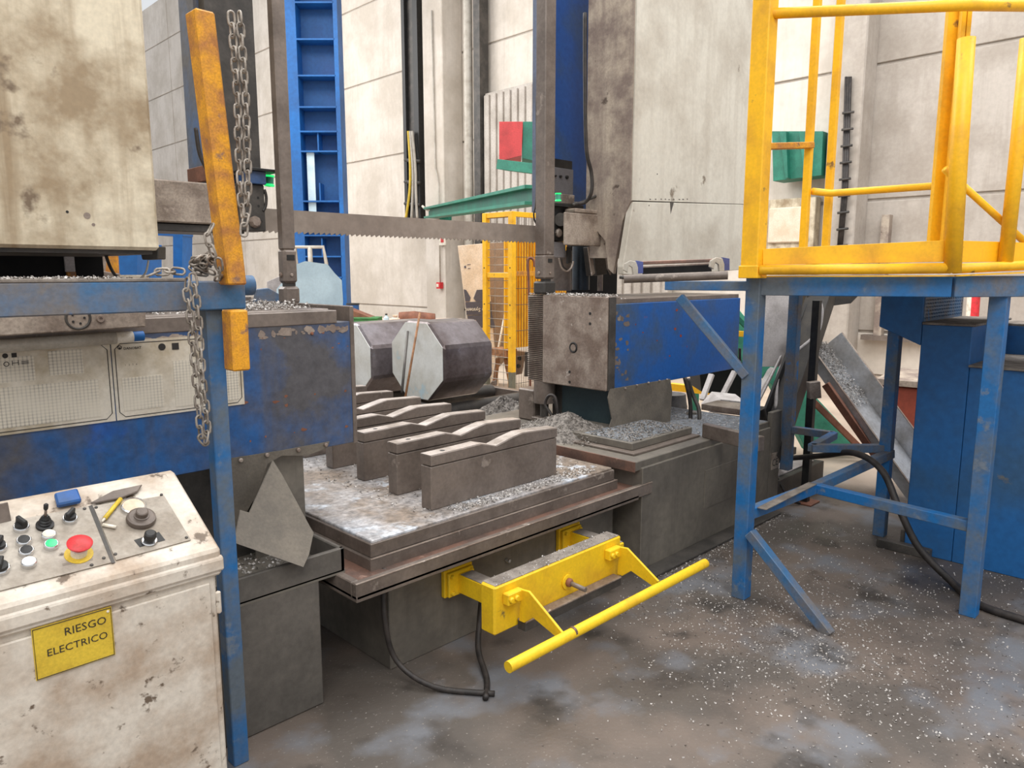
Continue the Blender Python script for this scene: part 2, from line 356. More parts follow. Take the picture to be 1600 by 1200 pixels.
# dark cable ladder column
t = thing('cable_ladder', 'dark hanging cable column with loops of cable in front of the cream concrete wall', 'cable ladder', A(645, 342, X=12.2))
for px0, px1 in ((633, 637.5), (650, 657)):
    a = A(px0, 342, X=12.2); b = A(px1, 342, X=12.2); mesh('rail', [V((x, y, z)) for x in (12.2, 12.4) for y in (a.y, b.y) for z in (a.z-.15, 9)], BF, M['black'], t)
a = A(637.5, 342, X=12.3); b = A(650, 342, X=12.3)
mesh('backplate', [V((x, y, z)) for x in (12.3, 12.36) for y in (a.y, b.y) for z in (a.z, 9)], BF, M['steel_d'], t)
for py in (250, 284, 318): tube('rung', [A(633, py, X=12.15), A(656, py+2, X=12.15)], .05, M['steel_d'], t, 6)
for k in range(3): tube('cable', spline([A(638+k*3, 205, X=12.1), A(641+k*4, 260, X=12.1), A(640+k*5, 300, X=12.1), A(634+k*9, 342, X=12.1)]), .035, M['paper'] if k else M['plate'], t, 6)
# green crane beam and bracket
t = thing('green_crane_beam', 'green steel beam rising to the right behind the blade, carried by a green wall bracket', 'beam', A(680, 325, X=12.1))
a = A(671, 326, X=12.0); b = A(836, 292, D=10.5)
u = Z3; bar('top_flange', a, b, .3, .05, M['green'], t); bar('web', a-u*.12, b-u*.12, .05, .22, M['green'], t); bar('bottom_flange', a-u*.22, b-u*.22, .3, .05, M['green'], t)
prism('bracket', [A(674, 322, X=12.05), A(701, 318, X=12.05), A(701, 347, X=12.05), A(690, 347, X=12.05)], (.1, 0, 0), M['green'], t)
tube('cable', spline([A(660, 322, X=11.9), A(668, 328, X=11.9), A(680, 327, X=11.9), A(676, 330, X=11.9)]), .03, M['white'], t, 6)
# red and green hoist trolley
t = thing('hoist_trolley', 'red and green crane hoist hanging at the top, left of the right-hand machine head', 'hoist', A(805, 240, D=13))
prism('red_case', [A(780, 190, D=13), A(817, 190, D=13), A(815, 243, D=13), A(780, 252, D=13)], V((.5, .5, 0)), M['redp'], t)
prism('green_motor', [A(817, 190, D=13.1), A(850, 190, D=13.1), A(850, 255, D=13.1), A(816, 247, D=13.1)], V((.5, .5, 0)), M['green'], t)
bar('green_girder', A(786, 258, D=12.9), A(850, 266, D=12.4), .35, .16, M['green'], t)
# guard panel green/right top
t = thing('green_wall_hopper', 'dark green ribbed steel plate box under the roof, seen between the yellow posts', 'steel box', A(1245, 285, X=12.2))
prism('shell', [A(1206, 205, X=12.3), A(1286, 205, X=12.3), A(1283, 274, X=12.3), A(1208, 283, X=12.3)], (.4, 0, 0), M['green'], t)
for px in (1222, 1252): prism('rib', [A(px-4, 205, X=12.2), A(px+6, 205, X=12.2), A(px+9, 278, X=12.2), A(px+5, 279, X=12.2)], (.1, 0, 0), M['green'], t)
# cables on right column
t = thing('wall_cables', 'bundle of black cables running down the grey wall behind the yellow railing', 'cable', A(1310, 390, X=12.2))
for k in range(3): tube('cable', [A(1322+k*3.5, 120, X=12.25), A(1317+k*3, 300, X=12.25), A(1309+k*2.4, 395, X=12.25)], .022, M['hose'], t, 6)
for k in range(9): tube('cable_clip', [A(1306+k*1.3, 385-k*26, X=12.2), A(1324+k*1.3, 383-k*26, X=12.2)], .02, M['steel_d'], t, 5)
# fire alarm point and conduit
t = thing('fire_alarm_point', 'small red fire alarm box at the foot of a conduit on the concrete column', 'alarm', A(688, 447, X=12.1))
p = A(688, 446, X=12.1); box('case', (12.02, p.y-.07, p.z-.08), (12.14, p.y+.07, p.z+.08), M['red'], t); box('face', (12.0, p.y-.035, p.z-.04), (12.02, p.y+.035, p.z+.04), M['white'], t)
tube('conduit', [(12.1, p.y, p.z+.08), (12.1, p.y, 3.9), (12.12, p.y+.15, 4.3), (12.12, p.y+.2, 8)], .02, M['paper'], t, 6)
p = A(692, 375, X=12.1); t = thing('fire_sign', 'small white square sign with a red symbol on the concrete column', 'sign', p)
box('board', (12.08, p.y-.13, p.z-.13), (12.1, p.y+.13, p.z+.13), M['white'], t, 0); box('symbol', (12.07, p.y-.05, p.z-.06), (12.08, p.y+.05, p.z+.06), M['red'], t, 0)
tag(tube('hanging_wire', [A(677, 372, X=12.79), A(676, 416, X=12.79)], .025, M['steel_d'], None, 5), 'short black wire hanging on the cream wall left of the fire alarm', 'wire')

# ---- far floor things
def sheet(n, label, cat, pts, vec, m): return tag(prism(n, pts, vec, m), label, cat)
fr = thing('white_pipe_rack', 'thin white tubular rack standing before the blue steel column', 'rack', A(490, 500, D=16))
pts = [(463, 385), (506, 386), (510, 412), (512, 470)]
tube('hoop', [A(464, 540, D=15.9), A(463, 412, D=15.9), A(462, 386, D=15.9), A(505, 386, D=15.9), A(510, 412, D=15.9), A(514, 540, D=15.9)], .04, M['paper'], fr, 6)
tube('middle_post', [A(484, 386, D=15.9), A(488, 470, D=15.9)], .05, M['paper'], fr, 6)
t = thing('wall_ladder', 'thin dark ladder leaning at the cream wall right of the blue column', 'ladder', A(540, 500, D=19))
tube('rail', spline([A(532, 418, D=19), A(540, 420, D=19), A(544, 433, D=19), A(543, 500, D=19)]), .04, M['steel'], t, 6)
tube('rail', [A(534, 420, D=19), A(536, 505, D=19)], .03, M['steel'], t, 6)
for py in (437, 450, 463, 480): tube('rung', [A(533, py, D=19), A(547, py, D=19)], .025, M['steel'], t, 5)
bz = .70
t = thing('pale_bench', 'long low pale bench by the cream wall carrying a green box, drum and bottle', 'bench', LD(-3, 14.5, 0))
prism('top', [LD(-4.6, 13.2, bz-.05), LD(-.9, 13.2, bz-.05), LD(-1.1, 16.2, bz-.05), LD(-5.2, 16.2, bz-.05)], (0, 0, .05), mat('bench_pink', '#dcc8b8', '#c9b3a2', .4, 3, .7), t, .004)
prism('front', [LD(-4.55, 13.3, 0), LD(-.95, 13.3, 0), LD(-1.1, 16.1, 0), LD(-5.15, 16.1, 0)], (0, 0, bz-.05), M['wallg'], t, 0)
t = thing('blue_drum', 'small dark blue drum at the foot of the cream wall', 'drum', A(552, 497, D=17))
a = A(552, 500, Z=bz); cyl('body', a, a+Z3*.32, .13, M['bluecd'], t); cyl('lid', a+Z3*.32, a+Z3*.35, .14, M['black'], t)
t = thing('green_pallet_box', 'low green metal box on the floor before the cream wall', 'box', A(570, 506, D=15))
ga, gb = A(543, 507, Z=bz), A(594, 507, Z=bz); bar('body', ga+Z3*.06, gb+Z3*.06, .5, .12, M['grn'], t); bar('rim', ga+Z3*.13, gb+Z3*.13, .54, .02, M['grn'], t)
sheet('dark_offcut', 'dark brown crumpled steel offcut lying on the green box', 'offcut', [A(546, 496, D=14.2), A(546, 483, D=14.2), A(556, 487, D=14.2), A(574, 494, D=14.2), A(580, 496, D=14.2)], (.3, .3, 0), M['brown'])
t = thing('water_bottle', 'clear plastic water bottle standing behind the middle billet', 'bottle', A(604, 512, D=12))
a = A(604, 511, Z=bz); lathe('body', a, Z3, [(.05, 0), (.05, .17), (.02, .2), (.02, .22)], M['cutb'], t, 12); cyl('cap', a+Z3*.22, a+Z3*.245, .022, M['black'], t)
t = thing('paper_sack', 'brown paper sack standing beside the water bottle', 'sack', A(618, 513, D=12))
a = A(618, 512, Z=bz); lathe('body', a, Z3, [(.07, 0), (.09, .06), (.085, .17), (.03, .19), (.055, .23)], M['carton'], t, 10); lathe('tied_neck', a+Z3*.185, Z3, [(.035, 0), (.038, .015)], M['brown'], t, 8)
tag(lathe('rusty_pipe', A(624, 506, Z=bz)+Z3*.12, A(682, 506, Z=bz)-A(624, 506, Z=bz), [(.11, 0), (.13, .3), (.08, .70)], M['brown'], None, 14), 'rusty red-brown round bar lying on the floor behind the billets', 'bar')

# ================================================================ BILLETS
def octa(c, ax, ud, r, rz, ch=.42):
    pts = []
    for a, b in ((-1, -ch), (-1, ch), (-ch, 1), (ch, 1), (1, ch), (1, -ch), (ch, -1), (-ch, -1)): pts.append(V(c)+V(ud)*a*r+Z3*b*rz)
    return pts
def billet(label, c, ax, L, r, rz, mface, loc, ch=.42):
    t = thing('steel_billet', label, 'billet', loc); side = Z3.cross(V(ax)).normalized()
    prism('body', octa(c, ax, side, r, rz, ch), V(ax)*L, M['ingot'], t, .02)
    prism('sawn_end', octa(V(c)-V(ax)*.006, ax, side, r-.012, rz-.012, ch), V(ax)*.005, mface, t, 0); return t
b2 = billet('octagonal steel billet with pale sawn end, right of the pair, two sticks leaning on it', (3.85, 5.0, .95), X3, .56, .36, .335, M['cut'], (4.2, 5, .61))
b1 = billet('octagonal steel billet half hidden behind the other, its pale end by the blue clamp housing', (3.72, 5.85, .90), X3, .9, .36, .335, M['cut'], (3.9, 5.8, .56))
c = A(484, 464, D=8.2)
t = thing('steel_ingot', 'big octagonal ingot with bluish sprayed end face, raised behind the left guide post', 'ingot', c-Z3*.4)
ax = V((c.x, c.y, 0)).normalized()
pts = [A(x, y, D=8.2) for x, y in ((432, 452), (463, 413), (477, 408), (512, 413), (523, 427), (534, 438), (536, 470), (534, 512), (432, 512))]
tag(box('ingot_stand', (c.x-.5, c.y-.5, 0), (c.x+.45, c.y+.9, min(p.z for p in pts)-.002), M['steel_d']), 'dark steel stand under the bluish ingot, hidden behind the clamp housing', 'stand')
prism('body', pts, ax*.7, M['ingot'], t, .01); prism('sprayed_end', [p-ax*.006 for p in pts], ax*.005, M['cutb'], t, 0)
tag(prism('grey_ingot', [A(x, y, D=9.0) for x, y in ((417, 440), (436, 432), (462, 436), (470, 470), (470, 505), (417, 505))], V((.25, .25, 0)), M['gpanel']), 'pale grey sawn block seen just left of the left guide post foot', 'billet')
for nm, lab, a, b, r, m in (('iron_bar', 'dark split iron bar leaning on the sawn end of the right billet', (628, 613), (637, 518), .011, M['steel_d']),
                      ('wooden_stick', 'long thin brown stick leaning on the sawn end of the right billet', (630, 640), (656, 489), .010, M['wood'])):
    tag(tube(nm, [A(*a, X=3.50), A(*b, X=3.83)], r, m, None, 8), lab, 'stick')
# roller bed under the billets
t = thing('roller_bed', 'dark steel roller bed carrying the billets behind the saw table', 'roller bed', (3.2, 4.6, 0))
for y in (4.35, 4.75, 5.3, 5.8, 6.3): cyl('roller', (2.3, y, .52), (5.0, y, .52), .07, M['steel_d'], t, 14)
bar('side_rail', (2.2, 4.1, .43), (2.2, 7.0, .43), .08, .26, M['steel'], t); bar('side_rail', (5.06, 4.1, .43), (5.06, 7.0, .43), .08, .26, M['steel'], t)
for y in (4.15, 6.9):
    for x in (2.2, 5.06): bar('leg', (x, y, 0), (x, y, .32), .08, .08, M['steel_d'], t)
for y, x in ((5.0, 4.2), (5.85, 4.0)): bar('support_block', (x-.4, y-.2, .58), (x-.4, y+.2, .58), .08, .04, M['steel_d'], t)

# ================================================================ SAW TABLE
t = thing('saw_table', 'heavy stepped steel saw table with a drip tray round its edge and swarf on top', 'table', (2.4, 2.9, 0))
TZ = .62
box('top_plate', (1.62, 2.43, TZ-.065), (3.22, 4.2, TZ), M['table'], t, .004)
box('front_step', (1.61, 2.42, TZ-.07), (3.23, 4.2, TZ-.012), M['steel'], t, .003)
box('lower_plate', (1.60, 2.405, TZ-.125), (3.245, 4.2, TZ-.07), M['steel'], t, .005)
box('bed_plate', (1.5, 2.36, TZ-.14), (3.38, 4.2, TZ-.12), M['copper'], t, .002)
def tray(n, x0, x1, y0, y1): return box(n, (x0, y0, TZ-.165), (x1, y1, TZ-.1), M['steel'], t, .004)
tray('tray_front_rim', 1.46, 3.43, 2.30, 2.335); tray('tray_end_rim', 1.46, 1.495, 2.335, 4.2); tray('tray_end_rim', 3.395, 3.43, 2.335, 2.42)
box('tray_floor', (1.46, 2.30, TZ-.175), (3.30, 4.2, TZ-.15), M['steel'], t, .002)
box('pedestal', (1.72, 2.46, 0), (3.28, 4.1, TZ-.17), M['base'], t, .004)
for x, y in ((2.05, 2.455), (2.42, 2.455)): bolt('bolt', (x, y, .3), -Y3, .012, M['chrome'], t, .02)
chips('swarf', 1500, lambda: (random.uniform(1.95, 3.18), random.uniform(2.44, 4.1), TZ), .012, M['chip'], t)
for x_, y_, z_ in ((1.60, 2.4035, TZ-.0715), (1.46, 2.2985, TZ-.1015)): box('worn_edge', (x_, y_, z_), (3.24 if x_ > 1.5 else 3.43, y_+.008, z_+.003), M['steel_l'], t, 0)
chips('edge_swarf', 900, lambda: (random.uniform(2.1, 3.1), 2.45+abs(random.gauss(0, .06)), TZ), .010, M['chip'], t)

# saddle blocks: seven of them, one behind another
NB = 7
places = [(2.03, 2.55), (2.06, 2.85), (2.085, 3.17), (2.10, 3.50), (2.115, 3.83), (2.13, 4.16), (2.14, 4.50)]
labels = ['front saddle block on the saw table, nearest and seen whole', 'second saddle block from the front on the saw table', 'third saddle block from the front, its bolt hole beside the blue housing edge',
 'fourth saddle block from the front, its lower body half hidden by the blue housing', 'fifth saddle block from the front, only its wavy top seen', 'sixth saddle block from the front, low pale top just before the billets', 'rearmost saddle block, small pale end beside the sawn billet']
prof = [(0, 0), (.20, .002), (.306, .005), (.356, -.008), (.41, -.023), (.50, -.002), (.59, .014), (.70, .009), (.86, 0)]
L = .86
def saddle():
    r = thing('saddle_block', '', 'support block', (0, 0, 0), 'saddle blocks on the saw table')
    box('block', (0, 0, 0), (L, .075, .205), M['steel'], r, .004)
    n = len(prof); top = [(x, .258+z) for x, z in prof]; bot = [(L, .209), (0, .209)]
    pts = [V((x, -.003, z)) for x, z in top+bot]
    s = prism('saddle_plate', pts, V((0, .081, 0)), M['steel'], r, .003)
    vs = []; fs = []
    for i, (x, z) in enumerate(top): vs += [V((x, 0.002, z+.0012)), V((x, .073, z+.0012))]
    for i in range(n-1): fs.append((2*i, 2*i+1, 2*i+3, 2*i+2))
    wface = mesh('lit_top', vs, fs, mat('lit_top_steel', '#beb3ab', '#92867c', .45, 8, .38, .15, .2), s)  # paler sheet on the block tops: light from above put into the colour
    for x in (.10, L-.10): lathe('bolt_hole', (x, .038, .2596), Z3, [(.013, 0), (.013, .0008)], M['black'], s, 12)
    return r
def copy_tree(o, parent=None):
    c = o.copy(); COL.objects.link(c); c.parent = parent
    for ch in o.children: copy_tree(ch, c)
    return c
proto = saddle()
for i, (x, y) in enumerate(places):
    o = proto if i == 0 else copy_tree(proto)
    o.location = (x, y, TZ); o['label'] = labels[i]
# long carrier beams that the two rearmost blocks stand on
tag(box('carrier_beam', (2.3, 4.82, 0), (3.0, 5.0, .50), M['steel_d'], None), 'dark steel beam across the back of the saw table, before the billets', 'beam')

# ================================================================ LEFT MACHINE
t = thing('clamp_housing', 'long blue clamp housing of the saw with two printed charts, left of the saw table', 'machine housing', (.9, 3.2, 0))
LY = 2.745; LX = 1.775
box('housing', (-.9, LY, .955), (LX-.02, 3.7, 1.49), M['blue'], t, .003)
box('end_plate', (LX-.02, LY-.002, .95), (LX, 3.75, 1.555), M['steel'], t, .003)
box('top_slab', (-.9, LY+.05, 1.49), (LX-.09, 3.7, 1.545), M['steel'], t, .004)
box('front_lip', (-.9, LY-.004, 1.485), (LX-.085, LY+.05, 1.54), M['steel'], t, .003)
box('back_lip', (-.9, 3.66, 1.545), (LX-.02, 3.72, 1.575), M['steel'], t, .003)
box('lower_body', (-.9, 2.86, .2), (1.52, 3.6, .955), M['steel_d'], t, 0)
chips('swarf', 3200, lambda: (random.uniform(.9, 1.66), random.triangular(2.8, 3.6, 3.1), 1.546+max(0, random.gauss(.003, .009))), .010, M['chip'], t)
for px, py in ((376, 719), (417, 711), (466, 703), (509, 695)):
    p = A(px, py, Y=LY-.012); bolt('rivet', (p.x, LY-.012, p.z), -Y3, .009, M['steel_l'], t)
for px, py in ((487, 521),): p = A(px, py, Y=LY); bolt('rivet', p, -Y3, .007, M['brown'], t)
def chips_of_paint(n, cnt, x0, x1, zf, y, m, par, s=.018):
    vs = []; fs = []
    for _ in range(cnt):
        cx = random.uniform(x0, x1); cz = zf(); k = len(vs); nn = 7; sz = s*random.uniform(.3, 1.2); el = random.uniform(.6, 2.2)
        for i in range(nn):
            a = 2*math.pi*i/nn; r = sz*random.uniform(.5, 1); vs.append(V((min(x1, cx+math.cos(a)*r*el), y-_*2e-5, cz+math.sin(a)*r)))
        fs.append(tuple(range(k, k+nn)))
    return tag(mesh(n, vs, fs, m, par), kind='stuff')
chips_of_paint('bare_patches', 60, .9, LX-.03, lambda: 1.468-abs(random.gauss(0, .010)), LY-.0006, M['steel_l'], t)
chips_of_paint('rust_patches', 22, 1.1, LX-.03, lambda: random.choice((1.46, 1.40, 1.2, 1.05))-abs(random.gauss(0, .02)), LY-.0008, M['brown'], t, .008)
# rubber flaps
pts = [A(x, y, Y=LY-.008) for x, y in ((362, 716), (440, 704), (515, 690), (511, 700), (480, 712), (440, 712), (418, 725), (400, 775), (368, 830), (362, 800))]
prism('flap_strip', pts, V((0, .006, 0)), M['rub'], t, 0)
box('body_panel', (1.3, 2.79, .3), (1.53, 2.80, .96), M['base'], t, 0)
P0 = [((427, 720), .74-.0), ((441, 742), .0), ((484, 822), 0), ((490, 832), 0), ((483, 866), 0), ((474, 886), 0), ((366, 848), 0), ((376, 798), 0), ((390, 802), 0)]
pts = [A(x, y, Y=2.70-.33*max(0, (y-720))/166) for k, ((x, y), _) in enumerate(P0)]
f = prism('torn_flap', pts, V((0, .006, .002)), M['rub'], t, 0); f['label'] = 'torn triangular rubber flap hanging from the housing'
# chart plates
def chart(x0, x1, z0, z1, logo):
    y = LY-.004; c = .02
    pl = box('chart_plate', (x0, y, z0), (x1, LY-.0005, z1), M['sign'], t, 0)
    def oct_(i, cc): return [(x0+i, z0+cc), (x0+i, z1-cc), (x0+cc, z1-i), (x1-cc, z1-i), (x1-i, z1-cc), (x1-i, z0+cc), (x1-cc, z0+i), (x0+cc, z0+i)]
    tube('border_line', [V((a, y-.0006, b)) for a, b in oct_(.010, .028)], .0014, M['ink'], pl, 4, closed=True, smooth=False)
    return pl
zt, zb = 1.466, 1.19
xa, xb = .985, 1.352
pl2 = chart(A(178, 600, Y=LY).x, A(380, 600, Y=LY).x, zb, zt, True); x2 = A(178, 600, Y=LY).x; x3 = A(380, 600, Y=LY).x
pl1 = chart(-.35, x2-.004, zb, zt, False)
yy = LY-.0052
box('table_print', (x2+.20, yy, zb+.022), (x3-.02, LY-.004, zt-.085), M['chart'], pl2, 0)
box('table_print', (x2+.025, yy, zb+.03), (x2+.16, LY-.004, zt-.13), M['chart'], pl2, 0)
box('table_print', (.12, yy, zb+.022), (x2-.05, LY-.004, zt-.125), M['chart'], pl1, 0)
box('table_print', (x2-.37, yy, zt-.11), (x2-.23, LY-.004, zt-.03), M['chart'], pl1, 0)
box('table_print', (x2-.19, yy, zt-.10), (x2-.09, LY-.004, zt-.02), M['chart'], pl1, 0)
def disc(n, px, py, r, par, m=M['ink'], ring=False):
    p = A(px, py, Y=yy)
    if ring: tube(n, [p+X3*math.cos(a)*r+Z3*math.sin(a)*r for a in [k*math.pi/9 for k in range(18)]], .0012, m, par, 4, closed=True)
    else: lathe(n, p, -Y3, [(r, 0), (r, .0006)], m, par, 20)
def sq(n, px, py, s, par): p = A(px, py, Y=yy); box(n, (p.x-s, yy-.0006, p.z-s), (p.x+s, yy, p.z+s), M['ink'], par, 0)
disc('round_symbol', 253, 542, .0125, pl2); sq('square_symbol', 274, 541, .012, pl2)
disc('round_symbol', 8, 556, .0078, pl1); sq('square_symbol', 22, 555, .007, pl1); disc('ring_symbol', 10, 569, .0068, pl1, ring=True)
p = A(24, 567, Y=yy)
for dx in (-.008, .008): box('beam_symbol', (p.x+dx-.001, yy-.0006, p.z-.008), (p.x+dx+.001, yy, p.z+.008), M['ink'], pl1, 0)
box('beam_symbol', (p.x-.008, yy-.0006, p.z-.001), (p.x+.008, yy, p.z+.001), M['ink'], pl1, 0)
p = A(38, 566, Y=yy)
for k in range(4): box('bar_symbol', (p.x-.008, yy-.0006, p.z-.006+k*.003), (p.x+.012, yy, p.z-.0045+k*.003), M['ink'], pl1, 0)
disc('logo_ring', 187, 543, .006, pl2, ring=True); disc('logo_dot', 187, 544, .0028, pl2)
text('lettering', 'DANOBAT', A(193, 546.5, Y=yy), X3, Z3, .012, M['ink'], pl2, .0006, bold=.02)
text('lettering', '1   2   3   4', A(195, 572, Y=yy), X3, Z3, .009, M['ink'], pl2, .0006)
# white tube with blue end lying on the ledge above the charts
t2 = thing('rolled_tube', 'long cream tube with a blue end lying on the ledge above the charts', 'tube', A(100, 540, Y=2.70))
pa = A(0, 541, Y=2.70); pb = A(207, 526, Y=2.70); d = (pb-pa).normalized()
cyl('tube', pa-d*.5, pa+(pb-pa)*.86, .021, M['paper'], t2); cyl('sleeve', pa+(pb-pa)*.86, pb, .019, M['white'], t2); cyl('blue_end', pb, pb+d*.035, .017, M['bluec'], t2)
for k in (0, 1): box('holder', (.55+k*.6, 2.70, 1.462), (.58+k*.6, 2.745, 1.475), M['steel_d'], t2, 0)
# beige cross bar between beam and tube
t2 = thing('feeler_bar', 'dirty beige steel bar with a round bolted flange, under the near blue beam at left', 'machine part', A(100, 500, Y=2.60))
pts = [A(x, y, Y=2.60) for x, y in ((-40, 478), (228, 478), (228, 511), (-40, 528))]
prism('bar', pts, V((0, .12, 0)), M['arm'], t2, .004)
p = A(122, 497, Y=2.598); tube('flange_ring', [p+X3*math.cos(a)*.034+Z3*math.sin(a)*.034 for a in [k*math.pi/12 for k in range(24)]], .004, M['steel_d'], t2, 6, closed=True)
for k in range(5):
    a = k*1.256; lathe('flange_bolt', p+X3*math.cos(a)*.018+Z3*math.sin(a)*.018, -Y3, [(.004, 0), (.003, .003)], M['black'], t2, 8)
p = A(157, 498, Y=2.598); lathe('plug', p, -Y3, [(.013, 0), (.011, .006), (.005, .006), (.005, .002)], M['steel_l'], t2, 14)

# left saw head casing
t = thing('saw_head_casing', 'big stained beige casing of the left saw head, filling the upper left', 'machine casing', (.2, 3.3, 1.78))
CX = A(246, 330, Y=3.1).x
box('casing', (-1.6, 3.1, 1.785), (CX, 4.4, 4.6), M['beige'], t, .012)
box('bottom_plate', (-1.6, 3.13, 1.77), (CX-.02, 4.35, 1.786), M['steel_d'], t, 0)
for px, py, r in ((105, 331, .005), (136, 337, .012), (146, 351, .006)): p = A(px, py, Y=3.1); lathe('mark', (p.x, 3.1, p.z), -Y3, [(r, 0), (r, .001)], M['black'] if r < .006 else M['beige_d'], t, 12)
p0 = A(246, 300, Y=3.42); p1 = A(385, 362, Y=3.42)
ga_ = box('guide_arm', (CX-.1, 3.42, A(300, 349, Y=3.42).z), (p1.x, 3.75, A(300, 284, Y=3.42).z), M['arm'], t, .006)
box('lower_rail', (CX-.1, 3.44, A(300, 362, Y=3.42).z), (p1.x, 3.7, A(300, 350, Y=3.42).z), M['steel_d'], ga_, .003)
HEAD = t
t = thing('bellows', 'black bellows under the left saw head casing', 'bellows', (.3, 3.9, 1.55))
for a_, b_ in ((-60, 101), (117, 160)):
    a = A(a_, 400, Y=3.9).x; b = A(b_, 400, Y=3.9).x
    box('bellows', (a, 3.9, 1.5), (b, 4.2, 1.84), M['dark'], t, 0)
t = thing('column_strip', 'narrow pale strip with an orange foot between the black bellows', 'guide strip', A(110, 440, Y=4.0))
a, b = A(101, 400, Y=3.88).x, A(116, 400, Y=3.88).x
box('strip', (a, 3.88, 1.70), (b, 3.9, 1.83), M['gpanel'], t, .002); box('orange_foot', (a+.004, 3.875, 1.64), (b, 3.9, 1.70), M['yelo'], t, .002); box('lower_strip', (a+.004, 3.88, 1.5), (b, 3.9, 1.64), M['white'], t, .002)
# things seen beneath the casing
tag(prism('blue_cabinet', [A(x, y, D=8) for x, y in ((184, 380), (214, 380), (214, 674), (184, 674))], V((.4, .4, 0)), M['bluec']), 'blue cabinet seen under the left casing, beyond the beam', 'cabinet')
t = thing('orange_frame', 'orange-brown frame post seen under the left casing beside the blue cabinet', 'frame', A(175, 440, D=7))
prism('post', [A(x, y, D=7) for x, y in ((169, 385), (181, 385), (184, 445), (184, 706), (160, 706), (162, 445))], V((.03, .03, 0)), M['yelo'], t); bar('brace', A(160, 428, D=6.9), A(186, 432, D=6.9), .05, .05, M['steel'], t)
prism('backplate', [A(x, y, D=7.05) for x, y in ((158, 385), (168, 385), (168, 706), (160, 706))], V((.02, .02, 0)), M['steel_l'], t)
tube('hose', spline([A(160, 380, D=3.2), A(170, 412, D=3.2), A(180, 430, D=3.2), A(190, 438, D=3.2)]), .007, M['hose'], HEAD, 8)
t = thing('white_grille', 'small white finned grille on the far side of the blue beam', 'grille', A(205, 440, D=5))
for k in range(13): bar('fin', A(190+k*3.3, 431, D=5), A(190+k*3.3, 446, D=5), .008, .02, M['white'], t, bev=0)
bar('rail', A(188, 431, D=5), A(232, 431, D=5), .02, .012, M['white'], t, bev=0); a = A(210, 440, D=5.05); bar('stand', (a.x, a.y, 0), (a.x, a.y, a.z), .15, .05, M['steel_d'], t)
br_ = prism('lower_bracket', [A(x, y, D=3.1) for x, y in ((217, 385), (247, 385), (247, 405), (222, 406))], V((.05, .05, 0)), M['steel_d'], HEAD)
tube('cable', spline([A(232, 407, D=3.1), A(228, 425, D=3.1), A(218, 437, D=3.1)]), .004, M['paper'], br_, 6)
t = thing('blue_portal_frame', 'blue steel portal frame seen under the left guide arm', 'frame', A(265, 420, D=9))
prism('beam', [A(x, y, D=9) for x, y in ((246, 360), (286, 363), (286, 369), (246, 368))], V((.2, .2, 0)), M['bluec'], t); prism('post', [A(x, y, D=9) for x, y in ((270, 366), (285, 366), (282, 646), (272, 646))], V((.2, .2, 0)), M['bluec'], t)

# left motor box behind the yellow post
t = thing('blade_guide', 'dark blade guide at the left end of the blade, with big bolt and green lamp', 'blade guide', (1.7, 3.5, 1.9))
a = A(375, 360, Y=3.40); b = A(413, 300, Y=3.40)
zb_, zt_ = A(400, 361, Y=3.40).z, A(400, 288, Y=3.40).z
box('guide_block', (a.x, 3.40, zb_), (b.x, 3.53, zt_), M['steel_d'], t, .004)
p = A(397, 347, Y=3.40); bolt('bolt', p, -Y3, .028, M['steel_l'], t, .03)
p = A(408, 346, Y=3.40); lathe('pin_hole', p, -Y3, [(.007, 0), (.007, .001)], M['black'], t, 10)
for dx, dy in ((403, 309), (404, 322)): lathe('pin_hole', A(dx, dy, Y=3.40), -Y3, [(.006, 0), (.006, .001)], M['black'], t, 10)
box('lamp_shelf', (A(386, 280, Y=3.40).x, 3.38, zt_), (A(413, 280, Y=3.40).x, 3.52, A(400, 268, Y=3.40).z), M['blue'], t, .003)
box('shelf_lid', (A(386, 280, Y=3.40).x, 3.36, A(400, 268, Y=3.40).z), (A(432, 280, Y=3.40).x, 3.54, A(400, 266, Y=3.4).z+.006), M['black'], t, .001)
pl = A(421, 291, Y=3.44); pu = A(421, 274, Y=3.44)
lathe('green_lamp', pu, pl-pu, [(.024, 0), (.024, .004), (.018, .012)], M['lamp'], t, 14); lathe('green_lamp', pl, pu-pl, [(.024, 0), (.024, .006), (.018, .012)], M['lamp'], t, 14)
cyl('lamp_body', pu, pl, .02, M['greenl'], t)
tube('cable', spline([A(413, 296, Y=3.40), A(416, 308, Y=3.4), A(415, 322, Y=3.4), A(411, 330, Y=3.4)]), .007, M['hose'], t, 6)
t = thing('head_column', 'dark blue machine column of the left head rising behind the yellow post and chain', 'machine column', (1.3, 3.8, 2.1))
hx = A(318, 250, Y=3.62).x; box('column', (hx, 3.62, A(300, 284, Y=3.62).z), (A(408, 250, Y=3.62).x, A(293, 250, X=hx).y, 4.6), M['blue'], t, .01)
box('bellows', (A(330, 250, Y=3.58).x, 3.56, A(300, 268, Y=3.58).z), (A(404, 250, Y=3.58).x, 3.62, 4.6), M['steel_d'], t, .002)
box('rusty_foot', (hx-.01, 3.585, A(300, 281, Y=3.6).z), (A(340, 270, Y=3.6).x, 3.80, A(300, 256, Y=3.6).z), M['brown'], t, .003)
tube('hose', spline([A(306, 200, Y=3.5), A(312, 240, Y=3.5), A(325, 268, Y=3.5)]), .01, M['hose'], t, 8)

